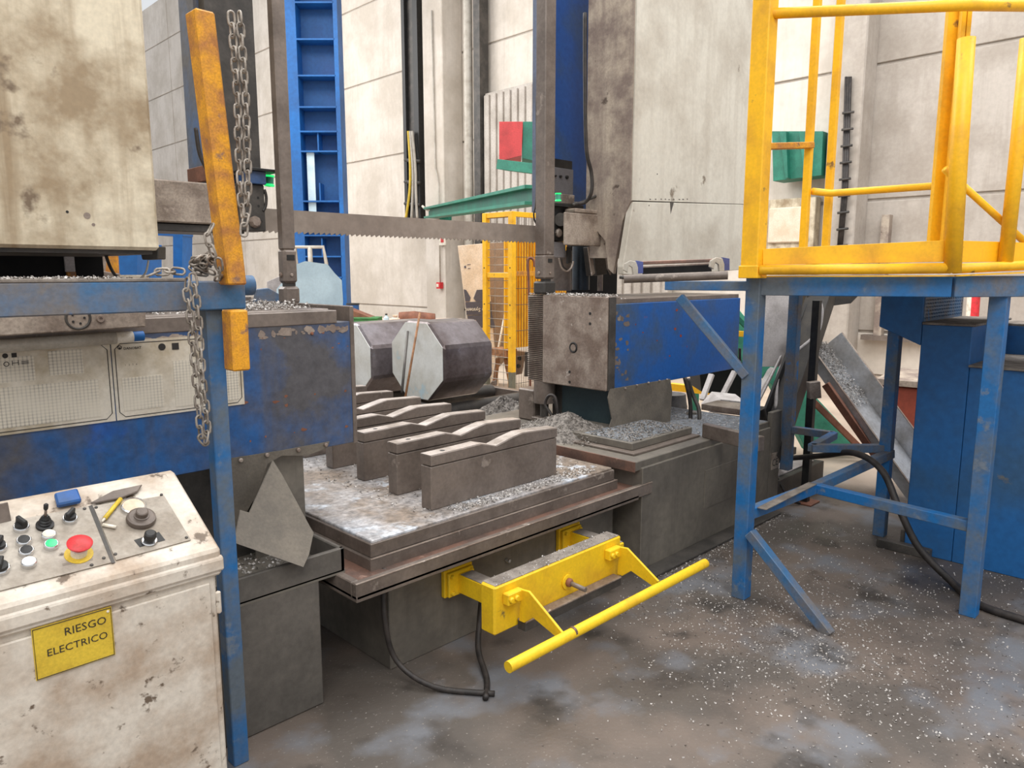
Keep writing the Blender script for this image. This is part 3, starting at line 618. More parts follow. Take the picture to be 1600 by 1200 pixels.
# hold-down posts left and right
def holdpost(label, px0, px1, pxb, Y, zbase, foot_m, pxs=0):
    t = thing('hold_down_post', label, 'guide post', A(pxb, 445, Y=Y))
    x0 = A(px0, 340, Y=Y).x; x1 = A(px1, 340, Y=Y).x; w_ = (A(pxs, 340, X=x0).y-Y)/.8; xc = (x0+x1)/2
    box('post', (x0, Y, zbase+.26), (x1, Y+w_*.8, 4.6), M['steel'], t, .006)
    box('clevis', (x0-.004, Y-.005, zbase+.10), (x1+.004, Y+w_*.8+.005, zbase+.262), M['steel'], t, .012)
    box('slot', (xc-.02, Y-.008, zbase+.21), (xc+.02, Y-.004, zbase+.235), M['black'], t, 0)
    bolt('pin', (x0-.004, Y+w_*.4, zbase+.14), -X3, .012, M['steel_l'], t)
    bolt('pin', (xc, Y-.005, zbase+.14), -Y3, .008, M['steel_l'], t)
    box('tongue', (xc-.03, Y+.01, zbase+.03), (xc+.03, Y+w_*.5, zbase+.12), M['steel_d'], t, .004)
    box('foot', (x0-.01, Y-.01, zbase), (x1+.01, Y+w_*.9, zbase+.085), M[foot_m], t, .012); return t
holdpost('square steel hold-down post on the left clamp housing, in front of the blade', 441, 460, 450, 3.28, 1.546, 'steel', 432)
holdpost('square steel hold-down post on the right clamp jaw, in front of the blade', 851, 867, 857, 3.36, 1.553, 'steel_d', 836)

# ================================================================ BLADE
vs = []; fs = []; x0, x1 = 1.55, A(884, 370, Y=3.52).x; n = 78; zb0, zt0 = 1.908, 2.015
for i in range(n):
    a = x0+(x1-x0)*i/n; b = x0+(x1-x0)*(i+1)/n; k = len(vs)
    for y in (3.545, 3.55): vs += [V((a, y, zb0)), V((b, y, zb0)), V((b, y, zt0)), V((a, y, zt0)), V((a+(b-a)*.2, y, zb0-.013))]
    fs += [(k, k+1, k+2, k+3), (k+5, k+8, k+7, k+6), (k, k+4, k+1), (k+5, k+6, k+9), (k+3, k+2, k+7, k+8), (k, k+5, k+9, k+4), (k+1, k+4, k+9, k+6)]
tag(mesh('band_saw_blade', vs, fs, mat('blade_steel', '#9a8d82', '#877a70', .4, 1.5, .4, .15, 0), None), 'toothed band saw blade stretched level between the two saw heads', 'saw blade')

tag(prism('blue_side_plate', [A(x, y, Y=3.55) for x, y in ((398, 479), (402, 452), (420, 450), (441, 462), (441, 477))], V((0, .03, 0)), M['frame_d']), 'blue chamfered steel plate standing on the clamp housing left of the hold-down post', 'plate')
# ================================================================ LEFT PLATFORM EDGE (beam, posts, chain)
BY = 2.30
t = thing('left_platform_frame', 'blue square tube beam and post of the left walkway, dusty along the top', 'platform frame', (.8, BY, 0))
BX = A(384, 460, Y=BY).x
box('beam', (-1.2, BY, 1.582), (BX, BY+.09, 1.672), M['frame_d'], t, .004)
box('deck_strip', (-1.2, BY+.0, 1.672), (A(290, 440, Y=BY).x, BY+.09, 1.682), M['dust'], t, .002)
pp = A(333, 600, Y=BY+.045)
obox('post', (pp.x+.01, BY+.05, .791), (.027, 0, 0), (0, .027, 0), (0, 0, .791), M['frame'], t, .003)
chips('swarf', 1100, lambda: (random.uniform(-.3, .75), random.uniform(BY, BY+.09), 1.682), .008, M['chip'], t)
cyl('round_end', (BX-.02, BY+.13, 1.655), (BX+.085, BY+.13, 1.655), .034, M['frame_d'], t, 20)
cyl('end_spacer', (BX+.02, BY+.14, 1.56), (BX+.02, BY+.14, 1.625), .018, M['gpanel'], t, 12)
t = thing('yellow_stop_post', 'worn orange-yellow rectangular post rising behind the left blue beam, its lower end below the beam', 'post', A(372, 578, Y=BY))
def slab(n, L1, R1, L2, R2, y, th, m):
    # four corners in the plane y=const, th deep
    return prism(n, [A(*L1, Y=y), A(*R1, Y=y), A(*R2, Y=y), A(*L2, Y=y)], V((0, th, 0)), m, t, .005)
pa = [A(311, 110, Y=2.25), A(343, 110, Y=2.25)]
def post(n, q0, q1, wx, wy): # square post between two centres
    q0, q1 = V(q0), V(q1); e = .006
    vs = [c+V((i*wx/2, j*wy/2, 0)) for i in (-1, 1) for j in (-1, 1) for c in (q0, q1)]
    return mesh(n, vs, BF, M['yelo'], t, .005)
post('upper_post', A(364, 445, Y=2.262), A(312, 20, Y=2.262)+V((0, 0, 0)), .058, .075)
post('lower_post', A(371, 578, Y=2.262), A(366.5, 484, Y=2.262), .056, .07)
# chain
def linkmesh():
    pts = []; L_, W_ = .0165, .0105
    for k in range(14):
        a = 2*math.pi*k/14; x = math.cos(a)*W_; z = math.sin(a)*W_+(L_*.62 if math.sin(a) > 0.01 else -L_*.62 if math.sin(a) < -.01 else 0)
        pts.append(V((x, 0, z)))
    o = tube('link', pts, .0036, M['chain'], None, 6, closed=True); me = o.data; bpy.data.objects.remove(o); return me
LM = None
# (tube() keeps its own origin, so bring the shared link mesh back to the middle)
LM = linkmesh(); c_ = sum((v.co for v in LM.vertices), V())/len(LM.vertices)
for v in LM.vertices: v.co -= c_
ct = thing('steel_chain', 'long steel chain round the yellow post, heaped on the blue beam and hanging down', 'chain', (A(300, 500, Y=2.25).x, 2.25, 1.05))
def strand(pts, phase=0, jitter=0., pitch=.0325):
    pts = [V(p) for p in pts]; k = 0; acc = 0; i = 0; pos = pts[0].copy(); out = [pos.copy()]
    d_left = pitch
    while i < len(pts)-1:
        seg = pts[i+1]-pos
        if seg.length >= d_left: pos = pos+seg.normalized()*d_left; out.append(pos.copy()); d_left = pitch
        else: d_left -= seg.length; i += 1; pos = pts[i].copy()
    for j in range(len(out)-1):
        a, b = out[j], out[j+1]; d = (b-a).normalized(); q = d.to_track_quat('Z', 'Y')
        o = bpy.data.objects.new('link', LM); COL.objects.link(o); o.parent = ct; o.location = (a+b)/2-wl(ct)
        r = q.to_matrix() @ Matrix.Rotation(math.radians(90*((j+phase) % 2)+45*0+random.uniform(-12, 12)+jitter*random.uniform(-60, 60)), 3, 'Z')
        o.rotation_euler = r.to_euler()
CY = 2.262
def C(px, py, y=CY): return A(px, py, Y=y)
strand([C(293, 436), C(291, 452), C(298, 500), C(303, 560), C(309, 620), C(312, 660), C(315, 690), C(320, 694), C(324, 682), C(322, 640), C(316, 590), C(313, 540), C(309, 490), C(305, 452), C(302, 436), C(300, 428)], 0)
strand([C(361, 20, 2.21), C(371, 150, 2.21), C(373, 230, 2.21), C(376, 300, 2.21), C(380, 340, 2.21), C(379, 352, 2.2)], 1)
strand([C(374, 20, 2.2), C(384, 150, 2.20), C(386, 230, 2.20), C(388, 300, 2.20), C(384, 345, 2.2), C(380, 356, 2.19), C(382, 376, 2.2), C(376, 378, 2.21)], 0)
strand([C(332, 352, 2.20), C(324, 362, 2.2), C(327, 380, 2.2), C(333, 396, 2.2), C(339, 412, 2.21)], 0)
zb_ = 1.69
def onb(px, dy=0, z=zb_):
    p = A(px, 437, Y=BY+.03+dy); return V((p.x, BY+.03+dy, z))
strand([onb(234), onb(246, .01, 1.70), onb(258, -.01, 1.70), onb(272, .02, 1.705), onb(288, 0, 1.70), onb(300, -.02, 1.71)], 0, .5)
rr = random.Random(3)
for s in range(5):
    strand([onb(rr.uniform(298, 340), rr.uniform(-.02, .05), 1.69+rr.uniform(0, .06)) for _ in range(4)]+[onb(330, 0, 1.76)], s, .8)
strand([C(341, 405, 2.22), C(344, 425, 2.23), C(340, 438, 2.28), C(325, 436, 2.3)], 0)

# ================================================================ CONSOLE
O = V((.745, 1.80, 1.0)); es = V((0, .28, .15)).normalized(); SL = math.hypot(.28, .15); nP = X3.cross(es).normalized()
t = thing('control_console', 'worn cream control console with push buttons and a red emergency stop, lower left', 'control console', (.2, 1.95, 0))
def con_sec(x0, x1, pts, n, m, bev=.006): return prism(n, [V((x0, O.y+y, z)) for y, z in pts], V((x1-x0, 0, 0)), m, t, bev)
con_sec(-.6, O.x, [(0, .93), (0, 1.0), (.28, 1.15), (.30, 1.15), (.30, .93)], 'desk_top', M['cons'])
con_sec(-.6, O.x-.012, [(.012, .0), (.012, .935), (.29, .935), (.29, 0)], 'cabinet', M['cons'])
con_sec(-.6, O.x+.004, [(-.006, .945), (-.006, .975), (.004, .985), (.004, .94)], 'front_lip', M['cons'], .003)
box('door', (-.58, O.y+.004, .05), (O.x-.03, O.y+.014, .915), M['cons'], t, .003)
for z in (.82, .2): bar('hinge', (O.x-.006, O.y+.02, z), (O.x-.006, O.y+.02, z+.06), .012, .012, M['cons'], t)
def PP(px, py, h=.004): return AP(px, py, O, nP)+nP*h
def quad(n, pix, h, m, th=.002):
    pts = [PP(x, y, h) for x, y in pix]; return prism(n, pts, nP*(-th), m, t, 0)
quad('button_panel', [(-60, 831), (140, 792), (176, 880), (-60, 940)], .004, M['consp'])
quad('gauge_panel', [(146, 794), (256, 776), (298, 845), (181, 877)], .004, M['consp'])
quad('panel_joint', [(138, 793), (144, 791), (180, 881), (174, 882)], .0048, M['steel_d'])
for x, y in ((132, 797), (150, 795), (162, 874), (180, 868), (252, 775), (291, 842), (143, 885)): bolt('screw', PP(x, y), nP, .004, M['steel_d'], t, .003)
def ring(n, px, py, prof, m, par=None, k=22): return lathe(n, PP(px, py), nP, prof, m, par or t, k)
def button(px, py, m, lab=None, r=.0155):
    b = ring('push_button', px, py, [(r, 0), (r, .010), (r*.86, .012)], M['chrome'])
    lathe('button_cap', PP(px, py), nP, [(r*.82, .010), (r*.8, .013), (r*.3, .0135)], m, b, 22)
    if lab: b['label'] = lab
button(37, 850, M['black']); button(41, 866, M['black']); button(45, 884, M['lampw'], 'lit white push button'); button(76, 841, M['white'], 'pale pink-white push button'); button(80, 856, M['lampg'], 'lit green push button')
def selector(px, py, ang, r=.0165):
    b = ring('selector_switch', px, py, [(r, 0), (r, .009), (r*.9, .011)], M['chrome'])
    lathe('knob_base', PP(px, py), nP, [(r*.85, .010), (r*.78, .018)], M['black'], b, 20)
    d = (X3*math.cos(ang)+es*math.sin(ang)); s = nP.cross(d)
    obox('handle', PP(px, py)+nP*.024, d*.0145, s*.0048, nP*.0085, M['black'], b, .002)
selector(33, 828, 2.0); selector(109, 815, .8); selector(0, 893, 1.2, .019); selector(-2, 860, 1.0)
j = ring('joystick', 70, 824, [(.019, 0), (.019, .007), (.013, .009), (.0145, .013), (.011, .016), (.0125, .020), (.009, .023), (.010, .027), (.007, .031), (.006, .034)], M['black'])
lathe('stick', PP(70, 824), nP, [(.0035, .033), (.0028, .055)], M['steel_l'], j, 10); lathe('grip', PP(70, 824), nP, [(.004, .054), (.0052, .058), (.0052, .068), (.003, .071)], M['black'], j, 12)
eb = ring('emergency_stop', 123, 868, [(.0300, 0), (.0300, .002)], M['plate']); eb['label'] = 'red mushroom emergency stop on a yellow ring'
lathe('collar', PP(123, 868), nP, [(.0175, .002), (.0175, .018), (.015, .020)], M['white'], eb, 20)
lathe('mushroom', PP(123, 868), nP, [(.013, .018), (.0175, .026), (.0265, .034), (.027, .037), (.022, .041), (.008, .0425)], M['red'], eb, 26)
quad('scribbled_note', [(97, 883), (144, 874), (145, 877), (98, 886)], .0046, M['inkg'])
# things on the right plate
g = ring('round_dial', 208, 794, [(.030, 0), (.030, .007), (.027, .009), (.025, .005)], M['chrome']); lathe('dial_face', PP(208, 794), nP, [(.0245, .003), (.0245, .0062)], M['carton'], g, 24)
g = ring('hand_wheel', 220, 815, [(.033, 0), (.035, .006), (.033, .014), (.028, .016)], M['steel']); lathe('hub', PP(220, 815), nP, [(.018, .014), (.018, .018), (.0145, .019), (.0145, .031), (.012, .033)], M['steel'], g, 22)
q = quad('switch_plate', [(209, 846), (248, 833), (258, 846), (218, 857)], .0047, M['black']); 
g = ring('rotary_knob', 233, 848, [(.0175, 0), (.0185, .004), (.0165, .006)], M['chrome']); lathe('knob', PP(233, 848), nP, [(.0125, .005), (.0125, .012), (.0145, .014), (.0135, .028), (.010, .031)], M['black'], g, 18)
# loose things lying on the console
tag(prism('blue_box', [PP(84, 779, .005), (PP(120, 771, .005)), PP(127, 790, .005), PP(89, 798, .005)], nP*.016, M['blue2'], None, .004), 'small dark blue plastic box lying at the back of the console', 'box')
tag(prism('grey_rag', [PP(140, 790, .005), PP(176, 771, .005), PP(222, 761, .005), PP(215, 772, .005), PP(190, 782, .005), PP(150, 790, .005)], nP*.006, M['steel'], None, .002), 'folded grey triangular rag lying on the console above the dial', 'rag')
t2 = thing('yellow_marker', 'yellow marker pen lying left of the round dial', 'pen', PP(173, 800, .01))
a = PP(188, 784, .01); b = PP(163, 815, .01); cyl('barrel', a, b, .0055, M['plate'], t2, 10); cyl('tip', b, b+(b-a).normalized()*.012, .004, M['white'], t2, 8, .002)
tag(cyl('chalk_stick', PP(160, 824, .009), PP(181, 828, .009), .0045, M['white'], None, 10), 'short white chalk stick lying below the yellow marker', 'chalk')
t2 = thing('standing_plate', 'small brown-grey steel plate leaning at the back left of the console', 'plate', PP(8, 815))
prism('plate', [PP(-25, 826, .004), PP(18, 816, .004), PP(16, 816, .004)+V((0, .004, .045)), PP(-25, 826, .004)+V((0, .004, .045))], V((0, .004, 0)), M['steel'], t2, .001)
# plaque
pr = A(173, 947, Y=O.y+.004)
tp = thing('warning_plaque', 'yellow plaque with black lettering riveted to the console front', 'plaque', (pr.x-.08, O.y, pr.z-.11))
box('board', (pr.x-.16, O.y+.0005, pr.z-.12), (pr.x, O.y+.004, pr.z), M['plate'], tp, 0)
tube('border_line', [(pr.x-.158, O.y, pr.z-.002), (pr.x-.002, O.y, pr.z-.002), (pr.x-.002, O.y, pr.z-.118), (pr.x-.158, O.y, pr.z-.118)], .0012, M['ink'], tp, 4, closed=True, smooth=False)
text('lettering', 'RIESGO', (pr.x-.012, O.y, pr.z-.036), X3, Z3, .026, M['ink'], tp, .0006, 'RIGHT'); text('lettering', 'ELECTRICO', (pr.x-.012, O.y, pr.z-.072), X3, Z3, .024, M['ink'], tp, .0006, 'RIGHT')
bolt('rivet', (pr.x-.008, O.y, pr.z-.009), -Y3, .003, M['white'], tp, .002)

# ================================================================ LEFT TROUGH
t = thing('swarf_trough', 'open grey steel swarf trough under the torn flap, beside the console', 'trough', (1.2, 2.7, 0))
cr = A(538, 855, Z=.62); rx, ry, rz = cr.x, cr.y, .62
ax_ = .0
box('front_wall', (.3, ry, .52), (rx, ry+.02, rz), M['basew'], t, .004); box('end_wall', (rx-.02, ry, .52), (rx, ry+.75, rz), M['basew'], t, .004)
box('floor_plate', (.3, ry, .515), (rx, ry+.75, .53), M['base'], t, 0)
fx = A(499, 900, Y=ry).x
box('front_panel', (.3, ry+.001, 0), (fx, ry+.03, .53), M['basew'], t, .006); box('end_panel', (fx-.03, ry+.03, 0), (fx, ry+.7, .515), M['basew'], t, 0)
chips('swarf', 700, lambda: (random.uniform(.9, rx-.04), random.uniform(ry+.04, ry+.5), .53), .012, M['chip'], t)
tag(tube('floor_hose', spline([(1.66, 2.40, .5), (1.64, 2.38, .3), (1.68, 2.36, .1), (1.75, 2.2, .02), (1.9, 2.0, .012)]), .012, M['hose'], None, 8), 'black hose dropping to the floor in the gap left of the table pedestal', 'hose')
tag(tube('pedestal_hose', spline([(2.2, 2.40, .20), (2.12, 2.33, .12), (2.04, 2.25, .05), (1.95, 2.1, .014), (1.85, 2.0, .014)]), .013, M['hose'], None, 8), 'black hose curving to the floor under the left arm of the yellow bumper', 'hose')

# ================================================================ YELLOW BUMPER
t = thing('yellow_bumper', 'yellow bumper frame with a hinged round push bar, bolted to the saw table pedestal', 'bumper', (2.4, 2.2, 0))
zc = .30
for x in (2.09, 2.87):
    p = box('bracket_plate', (x-.085, 2.435, zc-.06), (x+.085, 2.46, zc+.07), M['yelb'], t, .004)
    box('bracket_plate_outer', (x-.075, 2.415, zc-.055), (x+.075, 2.437, zc+.06), M['yelb'], p, .004)
    for dx in (-.058, .058):
        for dz in (-.035, .045): bolt('bolt', (x+dx, 2.413, zc+dz), -Y3, .010, M['yelb'], p, .012)
    box('stub_arm', (x-.02, 2.12, zc-.045), (x+.055, 2.42, zc+.045), M['yelb'], t, .004)
    box('stub_dust', (x-.018, 2.13, zc+.045), (x+.053, 2.40, zc+.048), M['dust'], t, 0)
x0, x1, y0, y1 = 1.93, 2.775, 2.03, 2.115; zt_ = .445
box('beam', (x0, y0, .235), (x1, y1, zt_), M['yelb'], t, .008)
box('beam_dust', (x0+.01, y0+.006, zt_), (x1-.01, y1-.004, zt_+.002), M['dust'], t, 0)
chips('swarf', 160, lambda: (random.uniform(x0+.02, x1-.02), random.uniform(y0, y1), zt_+.002), .006, M['chip'], t)
box('rubber_strip', (x0+.13, y0-.05, .225), (x1-.06, y0-.002, .265), M['steel_d'], t, .003)
box('rubber_edge', (x0+.13, y0-.052, .263), (x1-.06, y0-.002, .270), M['steel_l'], t, .001)
for x in (2.02, 2.69):
    h = box('hinge_block', (x-.045, y0-.035, .36), (x+.045, y0, .41), M['yelb'], t, .004)
    for dx in (-.03, .0): bolt('bolt', (x+dx, y0-.035, .385), -Y3, .013, M['yelb'], h, .012)
    prism('swing_arm', [(x+.03, y0-.03, .41), (x+.03, y0-.075, .415), (x+.03, y0-.27, .295), (x+.03, y0-.25, .265), (x+.03, y0-.10, .31), (x+.03, y0-.05, .27), (x+.03, y0-.02, .27)], V((.012, 0, 0)), M['yelb'], t, .002)
px_ = A(885, 925, Y=y0).x
lathe('spring_washer', (px_, y0-.002, .335), -Y3, [(.034, 0), (.034, .006), (.022, .008)], M['yelb'], t, 18); cyl('threaded_pin', (px_, y0, .335), (px_, y0-.11, .330), .011, M['steel'], t, 10); bolt('nut', (px_, y0-.01, .335), -Y3, .02, M['brown'], t, .02)
cyl('push_bar', (1.75, 1.77, .28), (3.075, 1.745, .30), .022, M['yelb'], t, 16)
for x in (2.1, 2.72): cyl('bar_band', (x, 1.765, .287), (x+.012, 1.765, .287), .0235, M['copper'], t, 16)

# ================================================================ RIGHT BASE
t = thing('machine_bed', 'long dark oily machine bed with a polished top edge, under the right clamp', 'machine bed', (4.1, 2.9, 0))
BXb = 3.345
box('body', (BXb, 2.31, 0), (4.90, 3.9, .615), M['base'], t, .004)
tp_ = box('top_plate', (3.295, 2.325, .60), (4.90, 3.9, .655), M['base'], t, .004)
box('polished_edge', (3.288, 2.325, .597), (3.296, 3.9, .656), M['copper'], t, .001)
box('side_patch', (4.02, 2.306, .22), (4.55, 2.312, .47), M['base'], t, .001)
box('floor_flange', (BXb, 2.20, 0), (4.9, 2.31, .018), M['steel_d'], t, .004)
# guide slab under the apron
box('guide_slab', (3.40, 2.41, .655), (4.11, 3.3, .670), M['steel'], t, .003); box('guide_slab_upper', (3.45, 2.46, .670), (4.10, 3.25, .715), M['base'], t, .004)
box('fine_swarf_layer', (4.12, 2.335, .655), (4.895, 3.4, .6565), M['layer'], t, 0); box('fine_swarf_layer', (3.47, 2.49, .715), (4.08, 2.84, .7165), M['layer'], t, 0)
chips('swarf', 1600, lambda: (random.uniform(4.1, 4.88), random.uniform(2.34, 3.3), .655), .008, M['chip'], t)
chips('slab_swarf', 1500, lambda: (random.uniform(3.47, 4.08), random.uniform(2.47, 2.80), .716), .010, M['chipk'], t)
chips('floor_swarf', 1200, lambda: (random.uniform(BXb, 4.9), 2.29-abs(random.gauss(0, .07)), .0), .010, M['chip'], t)
ea, eb_ = A(1101, 672, Z=.70), A(1190, 694, Z=.70); bar('end_ridge', ea, eb_, .05, .09, M['steel'], t, bev=.004)
# heaps of swarf
def onheap(c, rx, ry, h):
    t_ = math.sqrt(random.random()); a = random.uniform(0, 2*math.pi); return (c[0]+rx*t_*math.cos(a), c[1]+ry*t_*math.sin(a), c[2]+h*(1-t_)*.95)
hp = tag(mound('swarf_heap', (3.56, 3.05, .655), .22, .42, .15, M['chipd'], None, seed=2), 'grey heap of steel swarf piled against the foot of the right clamp', 'swarf heap')
chips('loose_swarf', 2500, lambda: onheap((3.56, 3.05, .655), .24, .44, .16), .009, M['chipk'], hp)
cc = (4.12, 4.2, .488)
hp = tag(mound('swarf_heap', cc, .42, .30, .22, M['chipd'], None, seed=5), 'grey heap of steel swarf behind the saddle blocks, in front of the yellow cage', 'swarf heap')
chips('loose_swarf', 2600, lambda: onheap(cc, .44, .32, .23), .011, M['chipk'], hp)
struct(box('trim_8', (3.2, 3.95, 0), (4.85, 4.75, .49), M['base'], None, .01))
# tank at the end
t = thing('coolant_tank', 'low black coolant tank with fittings beyond the right machine base', 'tank', (5.4, 2.7, 0))
box('body', (4.93, 2.31, 0), (5.88, 3.1, .19), M['steel_d'], t, .004); box('lid', (5.0, 2.36, .19), (5.8, 3.0, .20), M['gpanel'], t, .002)
box('frame_bar', (4.95, 2.75, .2), (5.9, 2.8, .27), M['black'], t, .003); box('bracket', (5.45, 2.80, .25), (5.75, 2.83, .40), M['steel_d'], t, .003); box('motor_block', (5.6, 2.55, .2), (5.9, 2.8, .26), M['black'], t, .004)
cyl('coupling', (5.2, 2.5, .25), (5.42, 2.48, .26), .028, M['steel_d'], t); cyl('coupling_nut', (5.30, 2.49, .255), (5.34, 2.488, .257), .036, M['steel_l'], t, 6)
box('valve_body', (5.05, 2.45, .2), (5.2, 2.6, .27), M['black'], t, .006)
box('side_post', (4.90, 2.305, 0), (5.05, 2.34, .72), M['base'], t, .003)
pc = box('ce_plate', (4.92, 2.30, .30), (5.04, 2.306, .42), M['arm'], t, .001)
text('lettering', 'CE', (4.925, 2.299, .325), X3, Z3, .075, M['ink'], pc, .0005)
tag(tube('black_hose', spline([(5.4, 2.48, .26), A(1285, 712, D=4.9), A(1335, 708, D=4.45), A(1378, 735, D=4.2), A(1405, 795, D=4.05), A(1436, 856, D=3.95), A(1490, 912, Z=.03), A(1530, 945, Z=.02), A(1620, 975, Z=.02)], 8), .020, M['hose'], None, 10), 'thick black hose arching from the tank coupling and running along the floor under the platform', 'hose')
tag(tube('thin_hose', spline([(5.12, 2.42, .22), (5.1, 2.34, .2), (5.12, 2.26, .08), (5.2, 2.2, .012)]), .010, M['hose'], None, 8), 'thin black hose hanging over the edge of the coolant tank', 'hose')

# ================================================================ RIGHT CLAMP
t = thing('clamp_jaw', 'right clamp with a scarred steel jaw, serrated edge and vivid blue housing', 'machine clamp', (4.2, 3.1, .7))
JX = 3.67; JY = 2.83
box('jaw_plate', (JX, JY, .952), (JX+.07, 3.38, 1.548), M['steel_l'], t, .006)
box('jaw_edge', (JX+.012, JY-.012, .955), (JX+.075, JY, 1.545), M['steel_d'], t, .002)
ser = box('serrated_strip', (JX+.012, 3.38, .957), (JX+.07, 3.52, 1.545), M['steel_d'], t, 0)
for k in range(44):
    z = .96+k*.01325; mesh('rib', [(JX-.002, y, z+dz) if i == 0 else (JX+.012, y, z+dz2) for y in (3.383, 3.518) for i, dz, dz2 in ((0, .005, 0), (1, 0, 0), (1, 0, .0105))], [(0, 1, 2), (3, 5, 4), (0, 3, 4, 1), (1, 4, 5, 2), (2, 5, 3, 0)], M['steel_l'], ser, 0)
p = A(896, 543, X=JX); tube('plug_groove', [p+V((-.001, math.cos(a)*.028, math.sin(a)*.030)) for a in [k*math.pi/12 for k in range(24)]], .0065, M['black'], t, 6, closed=True)
lathe('plug', p, -X3, [(.024, 0), (.022, .004)], M['steel_l'], t, 20)
for x, y in ((922, 490), (922, 506), (890, 581), (890, 597)): p = A(x, y, X=JX); lathe('screw_hole', p, -X3, [(.010, 0), (.010, .0012)], M['black'], t, 12)
box('housing', (JX+.075, JY-.004, .948), (5.35, 3.52, 1.50), M['blue2'], t, .003)
box('housing_cap', (JX+.07, JY+.012, 1.50), (5.35, 3.5, 1.53), M['steel'], t, .002)
box('jaw_back', (JX+.07, JY, .952), (JX+.13, 3.52, 1.545), M['steel'], t, .003)
ap = [A(x, y, Y=JY-.012) for x, y in ((953, 608), (1047, 592), (1050, 612), (1046, 672), (952, 688), (948, 680), (956, 655), (950, 622))]
prism('apron', [V((p.x, JY-.014, p.z)) for p in ap], V((0, .007, 0)), M['rub'], t, 0)
for x, y in ((977, 607), (995, 602), (1013, 598), (1030, 595), (1042, 593)): p = A(x, y, Y=JY-.015); bolt('rivet', p, -Y3, .007, M['steel_l'], t)
box('pillar', (3.80, 2.87, .70), (4.42, 3.4, .95), M['steel_d'], t, .003); box('pillar_side', (3.79, 2.865, .70), (3.80, 3.3, .95), mat('dark_teal', '#22343a', '#2c3d40', .4, 4, .6), t, 0)
box('blue_foot', (3.85, 2.855, .70), (4.40, 2.87, .95), M['blue2'], t, 0)
chips_of_paint('red_scratches', 9, 3.85, 4.6, lambda: random.uniform(1.1, 1.45), JY-.0048, M['redbrown'], t, .014)
chips_of_paint('bare_patches', 26, JX+.08, 3.90, lambda: random.uniform(.96, 1.49), JY-.0046, M['steel'], t, .02)
chips('swarf', 900, lambda: (JX+random.uniform(0, .12), random.uniform(2.84, 3.5), 1.548+abs(random.gauss(0, .004))), .012, M['chip'], t)
chips('cap_swarf', 60, lambda: (JX+random.uniform(.06, .2), random.uniform(2.83, 3.0), 1.53), .012, M['chip'], t)
# cylinder and small things under the jaw
t = thing('lift_cylinder', 'dark hydraulic cylinder with hoses under the right jaw', 'cylinder', (3.72, 3.45, .66))
c = V((3.74, 3.42, 0)); cyl('barrel', c+Z3*.80, c+Z3*.96, .075, M['steel'], t, 20); cyl('rod', c+Z3*.66, c+Z3*.82, .03, M['steel_d'], t, 14); box('foot_block', (c.x-.07, c.y-.08, .655), (c.x+.05, c.y+.06, .70), M['steel'], t, .004)
box('side_bracket', (c.x-.02, 3.5, .655), (c.x+.1, 3.66, .88), M['steel'], t, .01)
tube('hose', spline([A(867, 680, X=3.6), A(862, 650, X=3.6), A(852, 632, X=3.6), A(858, 618, X=3.6), A(868, 622, X=3.6), A(872, 650, X=3.6)]), .010, M['hose'], t, 8)
tube('hose', spline([A(865, 622, X=3.62), A(872, 645, X=3.62), A(877, 668, X=3.62)]), .009, M['hose'], t, 8)
# hoses hanging behind
t = thing('hanging_hoses', 'pair of limp black and green hoses hanging from the blue housing down to the base', 'hose', A(1084, 688, D=5.1))
tube('hose', spline([A(1070, 590, D=5.2), A(1078, 625, D=5.2), A(1079, 655, D=5.2), A(1080, 690, D=5.1)]), .015, M['hose'], t, 8); tube('hose', spline([A(1075, 592, D=5.25), A(1082, 615, D=5.25), A(1092, 640, D=5.2), A(1092, 670, D=5.15), A(1086, 686, D=5.1)]), .015, M['steel_d'], t, 8)
prism('hose_plate', [A(x, y, D=5.35) for x, y in ((1072, 648), (1078, 644), (1088, 644), (1092, 652), (1094, 684), (1082, 688))], V((.02, .02, 0)), M['base'], t)
# bin
t = thing('black_bin', 'black lidded plastic bin on the floor behind the right clamp', 'bin', (6.3, 3.9, 0))
a = A(1049, 640, D=6.4); a.z = 0; lathe('body', a, Z3, [(.11, 0), (.125, .47), (.135, .47), (.135, .50)], M['black'], t, 24); lathe('lid', a, Z3, [(.135, .50), (.138, .53), (.13, .56), (.12, .64), (.115, .64), (.09, .625)], mat('grey_lid', '#4b4a4a', '#6b6866', .5, 5, .5), t, 24)
lathe('handle_ring', a, Z3, [(.13, .43), (.148, .44), (.13, .45)], M['black'], t, 20)

# right saw head
t = thing('saw_head_casing', 'big stained grey-beige casing of the right saw head above the blue housing', 'machine casing', (4.9, 3.6, 1.7))
RY = 3.05; RX = A(989, 300, Y=RY).x
pts = [A(991, 200, Y=RY), A(990, 314, Y=RY), A(972, 350, Y=RY), A(956, 430, Y=RY), A(1010, 433, Y=RY)]
X0 = A(988, 318, Y=RY).x; RXE = A(1178, 318, Y=RY).x; HEADR = t
zr_ = A(1178, 320, Y=RY).z; zu_ = A(990, 313.5, Y=RY).z; prism('upper_face', [(X0, RY, zu_), (RXE, RY, zr_+.003), (RXE, RY, 4.6), (X0, RY, 4.6)], (0, .06, 0), M['beige_r'], t, .001)
zs_ = A(990, 315.2, Y=RY).z; zl = A(990, 424, Y=RY).z
prism('lower_face', [V((X0+.01, RY, zs_)), V((X0-.09, RY, zl+.03)), V((X0-.08, RY-.0, zl-.02)), V((X0+.25, RY, zl-.035)), V((RXE, RY, zl+.02)), V((RXE, RY, zr_))], V((0, .05, 0)), M['beige_r'], t, .004)
box('side_face', (A(916, 280, Y=3.62).x, RY+.03, 1.86), (X0+.02, 3.75, 4.6), M['beige_d'], t, .004) if False else None
